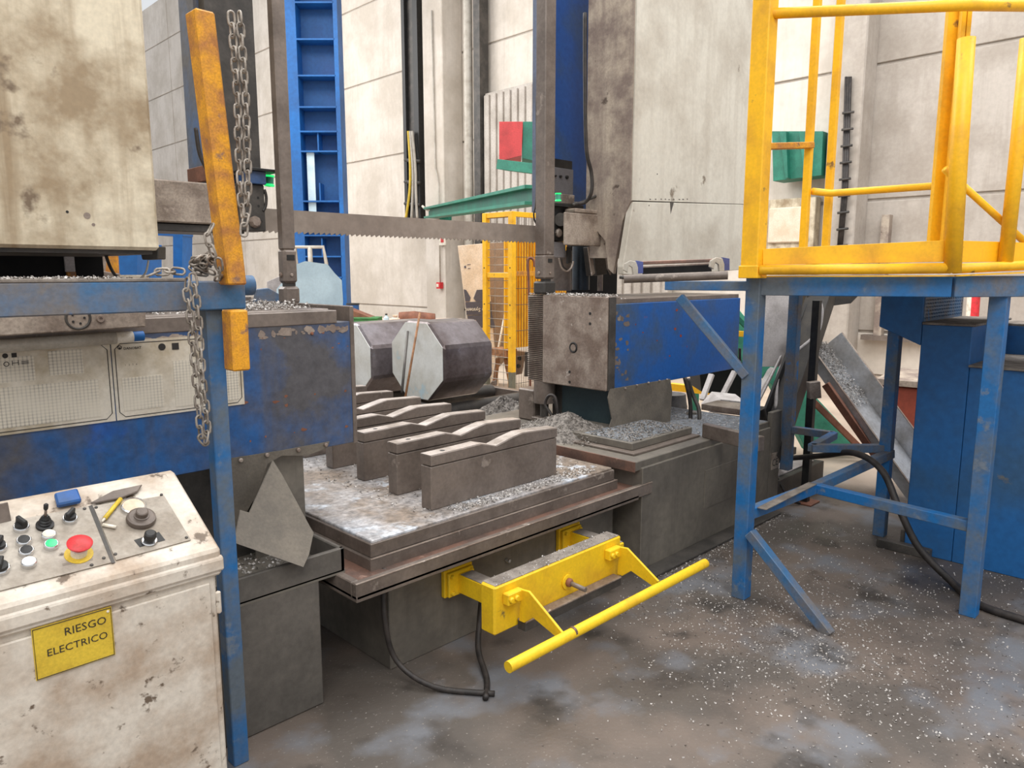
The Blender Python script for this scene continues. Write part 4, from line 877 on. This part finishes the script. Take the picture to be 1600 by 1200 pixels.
prism('side_face', [V((X0-.01, 3.455, 4.6)), V((X0-.01, RY+.02, 4.6))]+[A(x, y, X=X0-.01) for x, y in ((985, 314), (972, 346), (958, 428), (950, 420), (945, 376), (915, 340))], V((.03, 0, 0)), M['beige_d'], t, .002)
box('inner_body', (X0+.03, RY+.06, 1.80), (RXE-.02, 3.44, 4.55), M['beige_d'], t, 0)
p = A(1049, 316, Y=RY); prism('tear_mark', [A(1047, 316, Y=RY-.001), A(1053, 316, Y=RY-.001), A(1048, 334, Y=RY-.001)], V((0, .001, 0)), M['steel_d'], t, 0)
for k in range(9): p = A(1018+k*7+random.uniform(-2, 2), 311.5+random.uniform(-.6, .6), Y=RY-.001); box('chipped_paint', (p.x-.008*random.uniform(.4, 1.4), RY-.0015, p.z-.003), (p.x+.008, RY, p.z+.003), M['steel_d'], t, 0)
for x, y in ((1027, 272), (1014, 321)): lathe('drill_hole', A(x, y, Y=RY), -Y3, [(.005, 0), (.005, .001)], M['black'], t, 8)
# blue column with control panel
t = thing('head_column', 'blue machine column with a small grey switch panel, behind the right hold-down post', 'machine column', (4.3, 3.9, 2.1))
CYr = 3.72
xa_, xb_ = A(848, 260, Y=CYr).x, A(922, 260, Y=CYr).x; yb_ = A(832, 260, X=xa_).y
box('column', (xa_, CYr, A(870, 333, Y=CYr).z), (xb_, yb_, 4.6), mat('column_blue_mid', '#1f4f96', '#39506e', .3, 2, .5), t, .006)
xc, xd = A(862, 280, Y=CYr).x, A(893, 280, Y=CYr).x; zc1, zc0 = A(880, 250, Y=CYr).z, A(880, 304, Y=CYr).z
box('recess', (xc, CYr-.004, zc0), (xd, CYr, zc1), M['black'], t, 0); pn = box('switch_panel', (xc, CYr-.02, zc0), (xd-.003, CYr-.004, A(880, 264, Y=CYr).z), M['gpanel'] if False else mat('panel_grey', '#6f6d70', None, rough=.5, bump=0), t, .002)
for x, y, r in ((867, 275, .008), (875, 276, .011), (885, 277, .014)): lathe('switch', A(x, y, Y=CYr-.02), -Y3, [(r, 0), (r*.8, .015)], M['black'], pn, 12)
box('grey_side', (xa_-.006, CYr-.01, A(840, 330, Y=CYr).z), (xa_, yb_, 4.5), mat('blue_grey', '#69748c', '#5b6172', .4, 3, .5), t, .003)
tube('thin_cable', spline([A(838, 150, Y=3.6), A(838, 300, Y=3.6), A(834, 335, Y=3.6), A(838, 350, Y=3.6), A(845, 357, Y=3.55)]), .006, M['hose'], t, 6)
t = thing('blade_guide', 'dark blade guide at the right end of the blade, with round bolt and green lamp', 'blade guide', (4.1, 3.5, 1.9))
GX0, GX1 = A(862, 350, Y=3.46).x, A(888, 350, Y=3.46).x
zg0, zg1 = A(875, 376, Y=3.46).z, A(875, 322, Y=3.46).z
box('guide_block', (GX0, 3.46, zg0), (GX1, 3.54, zg1), M['black'], t, .004); p = A(872, 364, Y=3.46); bolt('bolt', p, -Y3, .03, M['steel_l'], t, .02)
cyl('pulley', A(876, 343, Y=3.46), A(876, 343, Y=3.43), .045, M['steel_d'], t, 20)
box('lower_plate', (GX0-.02, 3.47, A(870, 402, Y=3.46).z), (A(886, 380, Y=3.46).x, 3.54, A(870, 378, Y=3.46).z), M['gpanel'] if False else mat('panel_grey2', '#8b8788', '#7a7576', .4, 6, .5), t, .003)
pl = A(872, 313, Y=3.42); pu = A(872, 303, Y=3.42)
lathe('green_lamp', pu+Z3*.005, pl-pu, [(.022, 0), (.022, .005), (.016, .012)], M['lamp'], t, 14); lathe('green_lamp', pl-Z3*.005, pu-pl, [(.022, 0), (.022, .005), (.016, .012)], M['lamp'], t, 14); cyl('lamp_body', pu, pl, .019, M['greenl'], t)
box('lamp_arm', (A(878, 305, Y=3.44).x, 3.44, A(880, 318, Y=3.44).z), (A(898, 305, Y=3.44).x, 3.52, A(880, 303, Y=3.44).z), M['steel'], t, .003)
box('lamp_shelf', (A(866, 320, Y=3.42).x, 3.42, A(880, 323, Y=3.42).z), (A(912, 320, Y=3.42).x, 3.55, A(880, 318, Y=3.42).z), M['black'], t, .002)
tube('hose', spline([A(914, 20, Y=3.3), A(914, 120, Y=3.3), A(916, 230, Y=3.3), A(924, 270, Y=3.3), A(924, 300, Y=3.3), A(914, 316, Y=3.35), A(896, 318, Y=3.4)]), .013, M['hose'], t, 8)
tube('hose_end', spline([A(895, 320, Y=3.38), A(912, 315, Y=3.38), A(932, 306, Y=3.36)]), .010, M['steel_d'], t, 8)
ga_ = box('guide_arm', (A(883, 350, Y=3.34).x, 3.34, A(915, 384, Y=3.34).z), (A(945, 350, Y=3.34).x, 3.36, A(915, 334, Y=3.34).z), M['arm'], HEADR, .006)
box('arm_top', (A(897, 330, Y=3.36).x, 3.345, A(915, 334, Y=3.36).z), (A(934, 330, Y=3.36).x, 3.45, A(915, 328, Y=3.4).z), M['arm'], ga_, .008)
# cylinders below guide
t = thing('guide_cylinders', 'cluster of dark vertical cylinders and brushes between the right arm and the clamp', 'cylinder', (4.3, 3.7, 1.56))
cyl('cylinder', (A(876, 400, Y=3.75).x, 3.75, 1.56), (A(876, 400, Y=3.75).x, 3.75, 1.86), .085, M['steel'], t, 24)
cyl('cylinder', (A(908, 400, Y=3.8).x, 3.8, 1.56), (A(908, 400, Y=3.8).x, 3.8, 1.90), .07, mat('dark_blue_steel', '#27313a', '#1c2226', .5, 4, .35, .4), t, 24)
box('dark_backing', (A(893, 400, Y=3.95).x, 3.95, 1.5), (A(965, 400, Y=3.95).x, 4.0, 2.0), M['dark'], t, 0)
cyl('rod', (A(938, 420, Y=3.7).x, 3.7, 1.55), (A(938, 420, Y=3.7).x, 3.7, 1.75), .022, M['steel_l'], t, 12)
prism('flat_blade', [A(x, y, Y=3.45) for x, y in ((919, 386), (924, 386), (930, 427), (925, 431))], V((0, .01, 0)), M['steel_l'], t, .001)
prism('brush_guard', [A(x, y, Y=3.5) for x, y in ((927, 386), (945, 386), (949, 428), (932, 431))], V((0, .10, 0)), M['steel_d'], t, .003)
prism('splash_sheet', [A(x, y, Y=3.3) for x, y in ((945, 380), (960, 372), (955, 430), (950, 420))], V((0, .012, 0)), M['steel'], t, .001)
prism('spray_tube', [A(x, y, Y=3.44) for x, y in ((887, 386), (893, 386), (893, 410), (887, 412))], V((0, .015, 0)), M['black'], t, .001)
tube('cable_loop', spline([A(873, 403, Y=3.44), A(877, 418, Y=3.44), A(885, 424, Y=3.44), A(893, 418, Y=3.44), A(896, 408, Y=3.44)]), .006, M['steel_l'], t, 6)
tube('cable_loop', spline([A(877, 404, Y=3.46), A(880, 416, Y=3.46), A(886, 421, Y=3.46)]), .006, M['hose'], t, 6)
# ================================================================ RIGHT PLATFORM
t = thing('blue_platform_frame', 'blue square-tube platform frame on tall posts with braces, carrying the yellow railing', 'platform frame', (4.2, 1.5, 0))
W8 = .074
def ppost(n, x, y, z0, z1, w_=W8, m='frame'): return obox(n, (x, y, (z0+z1)/2), (w_/2, 0, 0), (0, w_/2, 0), (0, 0, (z1-z0)/2), M[m], t, .003)
P1 = V((3.465, 1.75, 0)); P2 = V((4.085, .84, 0)); P3 = V((4.96, 1.56, 0)); P4 = V((5.09, 2.27, 0)); CN = V((3.83, .985, 0))
ppost('post', P1.x, P1.y, 0, 1.68); ppost('post', P2.x, P2.y, 0, 1.59); ppost('post', P3.x, P3.y, 0, 1.59, .07); ppost('post', P4.x, P4.y, .28, 1.59, .07, 'frame_d')
zt_, zb_ = 1.682, 1.586; zm = (zt_+zb_)/2; hb = zt_-zb_
def fb(n, a, b, w_=.06, h=hb, z=zm, m='frame'): return bar(n, (a.x, a.y, z), (b.x, b.y, z), w_, h, M[m], t)
fb('front_beam', P1+V((.01, -.02, 0)), CN); P2r = A(1660, 441, D=3.5); fb('side_beam', CN, V((P2r.x, P2r.y, 0)), m='frame_d')
fb('rear_beam', P4, P3, h=.07); fb('rear_beam', P4, P1, h=.07, z=1.62)
bx0 = A(1040, 446, D=3.86); bar('outrigger', bx0, (P1.x, P1.y, bx0.z), .05, .048, M['frame'], t)
bar('brace', A(1062, 464, D=3.84), A(1166, 588, D=3.68), .045, .045, M['frame_d'], t)
# deck plate
mesh_pts = [P1+V((.0, .05, 0)), CN, V((P2r.x, P2r.y, 0)), V((5.6, .2, 0)), P4+V((.05, .05, 0))]
prism('deck_plate', [V((p.x, p.y, 1.672)) for p in mesh_pts], (0, 0, .008), M['steel'], t, 0)
J = A(1273, 762, Z=.45)
bar('lower_rail', (P1.x, P1.y, .45), J, .055, .055, M['frame'], t); bar('lower_rail', J, A(1392, 708, D=P3.x*S2+P3.y*S2), .055, .055, M['frame_d'], t)
bar('cross_rail', J, (P2.x, P2.y, .455), .055, .055, M['frame'], t)
bar('rail_dust', A(1190, 795, D=3.69), A(1270, 755, D=4.14), .05, .004, M['dust'], t, bev=0)
bar('foot_brace', A(1172, 832, D=3.62), A(1296, 992, D=3.28), .05, .05, M['frame_d'], t)
q = [A(x, y, Z=.58) for x, y in ((1237, 671), (1303, 680), (1268, 700), (1392, 722))]
bar('toe_rail', q[0], q[1], .05, .05, M['frame_d'], t); bar('toe_rail', q[1], q[2], .05, .05, M['frame'], t); bar('toe_rail', q[2], (P3.x, P3.y, .58), .05, .05, M['frame_d'], t)
# yellow railing
t = thing('yellow_railing', 'bright yellow safety railing with toe boards standing on the blue platform', 'railing', (3.8, 1.3, 1.68))
yp = [A(1176, 425, D=3.63), A(1182, 180, D=3.63)]
obox('corner_column', V((yp[0].x, yp[0].y, 2.7)), X3*.044, Y3*.044, Z3*1.02, M['yel'], t, .005)
obox('column_foot', V((yp[0].x, yp[0].y, 1.70)), X3*.050, Y3*.050, Z3*.03, M['yel'], t, .003)
prism('toe_board', [A(1192, 389, D=3.60), A(1488, 375, D=3.36), A(1488, 409, D=3.36), A(1192, 414, D=3.60)], V((.006, .006, 0)), M['yel'], t, .001)
tube('bottom_rail', [A(1186, 422, D=3.58), A(1486, 419, D=3.34)], .024, M['yel'], t, 12)
bar('base_strip', A(1190, 432, D=3.60), A(1490, 431, D=3.34), .03, .006, M['yel'], t, bev=0)
tube('corner_tube', [A(1488, 426, D=3.34), A(1499, 230, D=3.34), A(1510, 60, D=3.34)], .036, M['yel'], t, 16)
for pxa, pxb, D_ in ((1255, 1264, 3.85), (1290, 1301, 3.95)):
    a = A(pxa, 386, D=D_); obox('baluster', V((a.x, a.y, 2.6)), X3*.017, Y3*.017, Z3*.85, M['yel'], t, .002)
tube('mid_rail', [A(1270, 299, D=3.84), A(1298, 302, D=3.88), A(1455, 291, D=3.7)], .018, M['yel'], t, 10)
a = A(1461, 376, D=3.50); obox('flat_post', V((a.x, a.y, 2.6)), (X3-Y3)*.023, (X3+Y3)*.01, Z3*.78, M['yel'], t, .002)
for px in (1474, 1482): a = A(px, 376, D=3.45); obox('baluster', V((a.x, a.y, 2.6)), (X3-Y3)*.007, (X3+Y3)*.01, Z3*.78, M['yel'], t, .002)
tube('diagonal_brace', [A(1476, 264, D=3.42), A(1620, 395, D=3.5)], .016, M['yel'], t, 10)
tube('side_tube', [A(1571, 409, D=3.42), A(1590, 230, D=3.42), A(1606, 60, D=3.42)], .031, M['yel'], t, 14)
tube('side_rail', [A(1490, 420, D=3.34), A(1660, 412, D=3.47)], .022, M['yel'], t, 12)
prism('toe_board', [A(1500, 376, D=3.40), A(1640, 380, D=3.5), A(1640, 408, D=3.5), A(1500, 410, D=3.40)], V((.006, .006, 0)), M['yel'], t, .001)
bar('base_strip', A(1490, 431, D=3.34), A(1640, 424, D=3.45), .03, .006, M['yel'], t, bev=0)
tube('top_rail', [A(1186, 22, D=3.63), A(1511, 8, D=3.34), A(1660, 10, D=3.47)], .024, M['yel'], t, 12)
bar('upper_bar', A(1196, 229, D=3.66), A(1268, 227, D=3.84), .04, .03, M['yelo'], t)
# roller outrigger
t = thing('roller_outrigger', 'grey roller with two white hook brackets at the left end of the blue platform', 'roller', A(1055, 440, D=3.75))
cyl('roller', A(975, 436, D=3.72), A(1137, 430, D=3.62), .021, M['steel'], t, 18); cyl('shaft', A(968, 433, D=3.73), A(978, 434, D=3.72), .009, M['steel_d'], t, 10)
bar('back_bar', A(1000, 411, D=3.95), A(1115, 407, D=3.85), .03, .018, M['copper'], t); bar('back_bar_lip', A(1000, 417, D=3.93), A(1112, 412, D=3.83), .02, .012, M['steel_l'], t)
bar('slot', A(1004, 423, D=4.0), A(1112, 420, D=3.9), .02, .05, M['black'], t)
for x, y, D_ in ((985, 418, 3.80), (1120, 413, 3.72)):
    pts = [A(x+dx, y+dy, D=D_) for dx, dy in ((-11, 4), (-9, -6), (0, -11), (9, -9), (12, 0), (12, 12), (4, 12), (3, 0), (-2, -3), (-4, 3), (-4, 8))]
    prism('hook', pts, V((.02, .02, 0)), M['paper'], t, .002)
    prism('hook_back', [A(x+9+dx, y+dy, D=D_+.03) for dx, dy in ((0, -11), (11, -9), (11, 9), (0, 10))], V((.02, .02, 0)), mat('violet_blue', '#4a5590', '#454a66', .4, 6, .5), t, .001)
# ================================================================ STEPPED CABINET (stairs)
t = thing('blue_stair_cabinet', 'big blue stepped steel cabinet with dusty treads, right behind the platform post', 'steps', (5.2, .8, 0))
CXb = 4.782
box('upper_body', (CXb, 1.10, 0), (5.6, 1.36, 1.395), M['cab'], t, .004); box('lower_body', (CXb-.0, -.9, 0), (5.6, 1.098, 1.165), M['cab'], t, .004)
prism('overhang', [(CXb, 1.362, 1.62), (CXb, 1.362, 1.27), (CXb, 1.60, 1.37), (CXb, 1.60, 1.62)], (.65, 0, 0), M['cab'], t, .003)
box('tread', (CXb-.02, 1.08, 1.395), (5.62, 1.356, 1.41), M['dust'], t, .003); box('tread', (CXb-.02, .62, 1.165), (5.62, 1.10, 1.178), M['dust'], t, .003)
box('rear_body', (5.601, .45, 0), (5.9, 1.36, 1.36), M['cab'], t, .004); box('rear_tread', (5.601, .4, 1.36), (5.95, 1.36, 1.375), M['dust'], t, .003)
rs = box('checker_riser', (CXb+.01, 1.357, 1.41), (5.6, 1.362, 1.62), M['frame_d'], t, 0)
vs = []; fs = []
for i in range(9):
    for j in range(33):
        y = 1.04+j*.024+(i % 2)*.012; z = 1.43+i*.021; k = len(vs); s = .008*(1 if (i+j) % 2 else -1)
        y += 3.76; vs += [V((y-.008, 1.356, z-s)), V((y, 1.356, z-s*.6+.004)), V((y+.008, 1.356, z+s)), V((y, 1.353, z+.002))]; fs += [(k, k+1, k+3), (k+1, k+2, k+3), (k, k+3, k+2)]
tag(mesh('checker_pattern', vs, fs, M['frame_d'], rs), kind='stuff')
box('foot_plinth', (CXb+.02, 1.361, 0), (5.3, 1.39, .12), M['steel_d'], t, .003)
tag(box('floor_kerb', (4.72, 1.20, 0), (4.775, 1.5, .055), M['steel_d']), 'low dark steel strip on the floor at the corner of the blue stepped cabinet', 'kerb')

# ================================================================ CHUTE AND CONVEYORS
t = thing('steel_chute', 'inclined stainless steel trough with swarf sliding down, behind the platform posts', 'chute', A(1400, 760, D=5.0))
U = A(1262, 532, D=5.75); Lw = A(1442, 783, D=5.0); d = (Lw-U).normalized(); wv = Z3.cross(d).normalized()
if wv.dot(V((1, 1, 0))) < 0: wv = -wv
nv = wv.cross(d).normalized(); nv = nv if nv.z > 0 else -nv
Wd = .40
U = U-nv*.09; Lw = Lw-nv*.09
def cpt(s, w_, h): return U+(Lw-U)*s+wv*w_+nv*h
def csl(n, w0, w1, h0, h1, m, s0=0, s1=1): return mesh(n, [cpt(s, a, h) for s in (s0, s1) for a in (w0, w1) for h in (h0, h1)], BF, m, t, .002)
csl('bottom_plate', 0, Wd, 0, .006, M['stainless']); csl('near_wall', -.004, .0, -.0, .09, M['stainless']); csl('far_wall', Wd, Wd+.004, 0, .16, M['stainless'])
csl('near_flange', -.02, .0, .088, .094, M['steel_l']); csl('far_flange', Wd, Wd+.02, .158, .164, M['steel_l'])
chips('sliding_swarf', 2600, lambda: cpt(random.random()**1.6*.42, random.uniform(.03, Wd-.03), random.uniform(.005, .035)), .012, M['chip'], t)
bar('support_strut', A(1290, 600, D=5.5), A(1385, 735, D=5.25), .07, .05, M['brown'], t)
t = thing('dark_chip_conveyor', 'dark steel chip conveyor rising from the tank up to the stainless trough', 'conveyor', A(1200, 690, D=5.35))
a, b = A(1200, 715, D=5.25), A(1287, 452, D=5.9)
bar('casing', a, b, .18, .14, M['convey'], t); bar('side_plate', A(1180, 690, D=5.25), A(1262, 480, D=5.85), .02, .10, M['black'], t)
bar('pale_edge', A(1172, 655, D=5.4), A(1226, 545, D=5.8), .015, .02, M['gpanel'], t)
prism('drive_head', [A(x, y, D=5.85) for x, y in ((1262, 455), (1348, 455), (1330, 474), (1300, 478), (1285, 520), (1258, 520))], V((.12, .12, 0)), M['convey'], t)
tube('cable', spline([A(1281, 470, D=5.6), A(1284, 490, D=5.6), A(1277, 520, D=5.6), A(1250, 545, D=5.6), A(1228, 562, D=5.6), A(1215, 590, D=5.5), A(1212, 640, D=5.4)]), .014, M['gpanel'], t, 8)
cyl('drum', A(1180, 640, D=5.3), A(1196, 700, D=5.3), .07, M['hose'], t, 14)
box('intake_edge', (4.95, 2.5, .655), (5.2, 2.9, .70), M['steel_l'], t, .003)
t = thing('dark_support_post', 'black square steel post with a bracket between the platform post and the stainless trough', 'post', A(1262, 700, D=5.3))
a = A(1262, 712, D=5.3); obox('post', V((a.x, a.y, .75)), X3*.026, Y3*.026, Z3*.75, M['black'], t, .003)
box('base_plate', (a.x-.08, a.y-.08, 0), (a.x+.08, a.y+.08, .012), M['brown'], t, .002)
prism('bracket', [A(x, y, D=5.2) for x, y in ((1264, 598), (1282, 596), (1284, 622), (1266, 624))], V((.04, .04, 0)), M['steel_l'], t)
tag(prism('grey_guard_panel', [A(x, y, D=5.75) for x, y in ((1188, 440), (1252, 440), (1252, 530), (1226, 573), (1184, 573))], V((.012, .012, 0)), M['gpanel'], None, .002), 'pale grey hanging sheet steel panel behind the near platform post', 'panel')
t = thing('green_machine_guard', 'sloping light green machine guard with a yellow bar, behind the grey panel', 'machine guard', A(1230, 700, D=6.6))
prism('panel', [A(x, y, D=6.6) for x, y in ((1120, 480), (1150, 478), (1205, 545), (1345, 696), (1262, 706), (1205, 600), (1150, 556), (1120, 545))], V((.1, .1, 0)), M['greenl'], t)
bar('dark_edge', A(1140, 484, D=6.5), A(1165, 510, D=6.5), .04, .04, M['green'], t); bar('lower_edge', A(1268, 625, D=6.5), A(1350, 706, D=6.5), .06, .05, M['brown'], t)
bar('yellow_bar', A(1120, 520, D=6.5), A(1168, 522, D=6.5), .04, .05, M['yel'], t)
for k in range(3): bar('slat', A(1146+k*5, 530+k*7, D=6.4), A(1146+k*5, 556+k*4, D=6.4), .02, .02, M['black'], t)
t = thing('low_yellow_rail', 'low yellow horizontal rail on a green post behind the hanging hoses', 'rail', A(1085, 630, D=8.0))
bar('rail', A(1048, 604, D=8.0), A(1132, 613, D=7.8), .08, .08, M['yel'], t); a = A(1086, 625, D=8.1); bar('post', (a.x, a.y, 0), (a.x, a.y, 1.0), .07, .07, M['green'], t)
t = thing('dark_hopper', 'dark hopper on slanted pale legs with a dusty grey lid, behind the blue post', 'hopper', A(1140, 640, D=6.6))
prism('body', [A(x, y, D=6.9) for x, y in ((1092, 570), (1170, 560), (1170, 626), (1096, 612))], V((.3, .3, 0)), M['dark'], t)
for a_, b_ in (((1112, 585), (1097, 625)), ((1148, 580), (1124, 628)), ((1206, 575), (1184, 615))): bar('leg', A(*a_, D=6.6), A(*b_, D=6.5), .05, .03, M['gpanel'], t)
prism('lid', [A(x, y, D=6.0) for x, y in ((1126, 624), (1165, 628), (1165, 650), (1108, 644))], V((.2, .2, .02)), M['gpanel'], t); bar('lip', A(1112, 648, D=5.95), A(1165, 655, D=5.8), .05, .03, M['black'], t)
t = thing('red_skip', 'rust-red steel skip of scrap, seen between the steel trough and the blue cabinet', 'skip', A(1400, 680, D=7.6))
bx = A(1410, 660, D=7.2)
a, b = A(1380, 640, D=7.4), A(1500, 650, D=7.0); bar('side', (a.x, a.y, .31), (b.x, b.y, .31), .9, .62, M['redbrown'], t, bev=.01); bar('rim', (a.x, a.y, .66), (b.x, b.y, .66), 1.0, .06, M['beige_d'], t)
for k in range(7): bar('scrap_piece', A(1382+k*7, 598-random.uniform(0, 6), D=7.5), A(1390+k*7, 597-random.uniform(0, 6), D=7.4), .08, .05, M['steel_d'], t)
t = thing('red_white_post', 'short red and white striped pole far behind the platform', 'post', A(1523, 475, X=12.0))
cyl('white_side', V((12, A(1519, 480, X=12).y, 0)), A(1519, 440, X=12), .05, M['white'], t); cyl('red_side', V((12, A(1526, 480, X=12).y, 0)), A(1526, 440, X=12), .06, M['red'], t)

# ================================================================ YELLOW CAGE
t = thing('safety_cage', 'yellow wire mesh safety fence with a folded corner, in front of the cartons', 'safety fence', (6.4, 6.6, 0))
HC = 2.42
def cpost(x, y):
    box('upper_post', (x-.035, y-.035, .47), (x+.035, y+.035, HC), M['yel'], t, .004); box('lower_post', (x-.035, y-.035, 0), (x+.035, y+.035, .47), mat('olive_grey', '#7d7a68', '#6a6656', .5, 5, .6), t, .004)
    for z in (.9, 1.3, 1.75, 2.1): lathe('bolt_hole', (x-.035, y, z), -X3, [(.010, 0), (.010, .001)], M['black'], t, 8)
YA, YB = 6.86, 6.40
cpost(6.40, YA); cpost(6.40, YB); cpost(8.0, YB)
for z in (HC-.03, 1.66): bar('cross_rail', (6.40, YB, z), (6.40, YA, z), .05, .06, M['yel'], t)
for z in (HC-.03, 1.68): bar('cross_rail', (6.40, YB, z), (8.0, YB, z), .05, .06, M['yelo'] if z < 2 else M['yel'], t)
bar('floor_rail', (6.40, YB, .12), (6.40, YA, .12), .05, .05, M['gpanel'], t); bar('floor_rail', (6.40, YB, .05), (8.0, YB, .05), .08, .08, M['steel_d'], t)
def wires(n, segs, r, m):
    vs = []; fs = []
    for a, b in segs:
        a, b = V(a), V(b); s, u, d = frame_of(b-a); k = len(vs)
        for p in (a, b): vs += [p+s*r, p+u*r, p-s*r, p-u*r]
        fs += [(k+i, k+(i+1) % 4, k+4+(i+1) % 4, k+4+i) for i in range(4)]
    return tag(mesh(n, vs, fs, m, t), kind='stuff')
wm = mat('wire_grey', '#9a958c', '#86796a', .4, 6, .5)
wires('side_mesh', [((6.4, YB, .17+k*.095), (6.4, YA, .17+k*.095)) for k in range(24)]+[((6.4, YB+.15*k, .15), (6.4, YB+.15*k, HC)) for k in (1, 2)], .004, wm)
wires('front_mesh', [((6.44+k*.042, YB, .1), (6.44+k*.042, YB, HC)) for k in range(37)]+[((6.4, YB, z), (8.0, YB, z)) for z in (.32, .66, .98, 1.3, 1.5, 1.88, 2.2)], .0035, mat('wire_dark', '#5a5148', None, rough=.5, bump=0))
# yellow ribbed sheet behind it
t = thing('yellow_ribbed_panel', 'yellow ribbed steel sheet panel standing behind the front mesh of the fence', 'panel', (7.2, 6.75, .7))
box('sheet', (6.62, 6.74, .72), (8.0, 6.77, 2.28), M['yel'], t, .002)
for k in range(26): box('rib', (6.63+k*.053, 6.715, .73), (6.655+k*.053, 6.74, 2.27), M['yel'], t, 0)
box('leg', (6.70, 6.74, 0), (6.74, 6.78, .72), M['yelo'], t); box('leg', (7.9, 6.74, 0), (7.94, 6.78, .72), M['yelo'], t)
tag(tube('hooked_rod', spline([A(836, 417, D=8.85), A(834, 407, D=8.85), A(829, 403, D=8.85), A(825, 409, D=8.85), A(826, 440, D=8.85), A(827, 500, D=8.85), A(828, 560, D=8.85), A(829, 645, D=8.85)]), .016, M['brown'], None, 8), 'brown cane-shaped rod hooked at the front mesh of the yellow fence', 'rod')
# cartons
t = thing('tall_carton', 'tall leaning cardboard carton with dark printed bands and upside-down lettering, behind the yellow fence', 'carton', A(750, 600, D=10.6))
DC = 10.6
prism('box_body', [A(x, y, D=DC) for x, y in ((715, 384), (759, 380), (779, 622), (745, 622))], V((.45, .45, 0)), M['carton'], t, .004)
def cpr(n, pix, m='print', off=.01): return prism(n, [A(x, y, D=DC-off) for x, y in pix], V((.003, .003, 0)), M[m], t, 0)
cpr('dark_print', [(724.5, 452), (728.5, 453), (735.5, 465), (734, 471), (727, 471)]); cpr('dark_print', [(745, 453), (765, 452), (760, 464), (756, 471), (744, 471), (740, 466)])
cpr('dark_print', [(727, 472), (767, 471), (769, 492), (729, 492)]); cpr('dark_print', [(730, 493), (769, 492), (774, 512), (752, 512), (743, 499), (737, 512), (733, 512)])
p = A(766, 481.5, D=DC-.03); text('lettering', 'The System', p, V((-S2, S2, 0)), -Z3, .075, M['white'], t, 0, bold=.01)
box_ = cpr('print_mark', [(725, 416), (728, 415), (728.5, 419), (726, 419)]); cpr('print_mark', [(730, 413), (735, 412.6), (736, 413.4), (731, 414)]); cpr('print_mark', [(731, 419), (735, 418.6), (735, 419.6), (731, 420)])
tag(prism('brown_carton', [A(x, y, D=10.75) for x, y in ((757, 380), (800, 378), (802, 520), (792, 560), (774, 580))], V((.35, .35, 0)), M['cartond'], None, .004), 'brown carton side seen through the side mesh of the fence', 'carton')
tag(tube('white_rod', [A(791, 480, D=10.2), A(766, 612, D=10.2)], .015, M['white'], None, 6), 'thin white rod leaning in front of the brown carton', 'rod')
t = thing('wooden_trestle', 'brown wooden trestle with spread feet behind the side mesh of the fence', 'trestle', A(785, 600, D=9.8))
bar('leg', A(778, 560, D=9.8), A(772, 606, D=9.8), .06, .06, M['wood'], t); bar('leg', A(790, 560, D=9.8), A(798, 600, D=9.8), .06, .06, M['wood'], t); bar('top', A(776, 548, D=9.9), A(800, 552, D=9.7), .2, .1, M['wood'], t); prism('foot', [A(x, y, D=9.75) for x, y in ((768, 596), (776, 594), (777, 601), (765, 602))], V((.05, .05, 0)), M['steel'], t)
t = thing('steel_stand', 'dark perforated steel stand behind the front mesh, under the yellow ribbed panel', 'stand', A(818, 580, D=9.9))
prism('plate', [A(x, y, D=9.9) for x, y in ((806, 548), (822, 550), (816, 584), (806, 586))], V((.08, .08, 0)), M['cartond'], t); bar('post', A(823, 550, D=9.8), A(822, 588, D=9.8), .05, .05, M['steel_d'], t)
for x, y in ((812, 560), (810, 572)): lathe('hole', A(x, y, D=9.89), V((-S2, -S2, 0)), [(.03, 0), (.03, .003)], M['black'], t, 10)

# cross channel on floor behind the table
tag(bar('floor_channel', A(700, 612, Z=.15), A(802, 640, Z=.15), .14, .12, M['steel_d'], None), 'dark channel on the floor before the yellow cage, right of the billets', 'channel')
tag(bar('pale_channel', A(818, 648, Z=.42), A(862, 636, Z=.42), .10, .06, M['gpanel'], None), 'short pale channel above the swarf heap by the right clamp', 'channel')
# swarf strewn on the floor under the platform
def fl():
    u_ = random.random(); return (random.gauss(3.3, .5), random.gauss(1.35, .45), 0) if u_ < .6 else (random.uniform(2.8, 5), random.uniform(.4, 2.2), 0)
tag(chips('floor_swarf', 5200, fl, .008, M['chip']), 'steel swarf scattered over the floor under the blue platform', 'swarf')
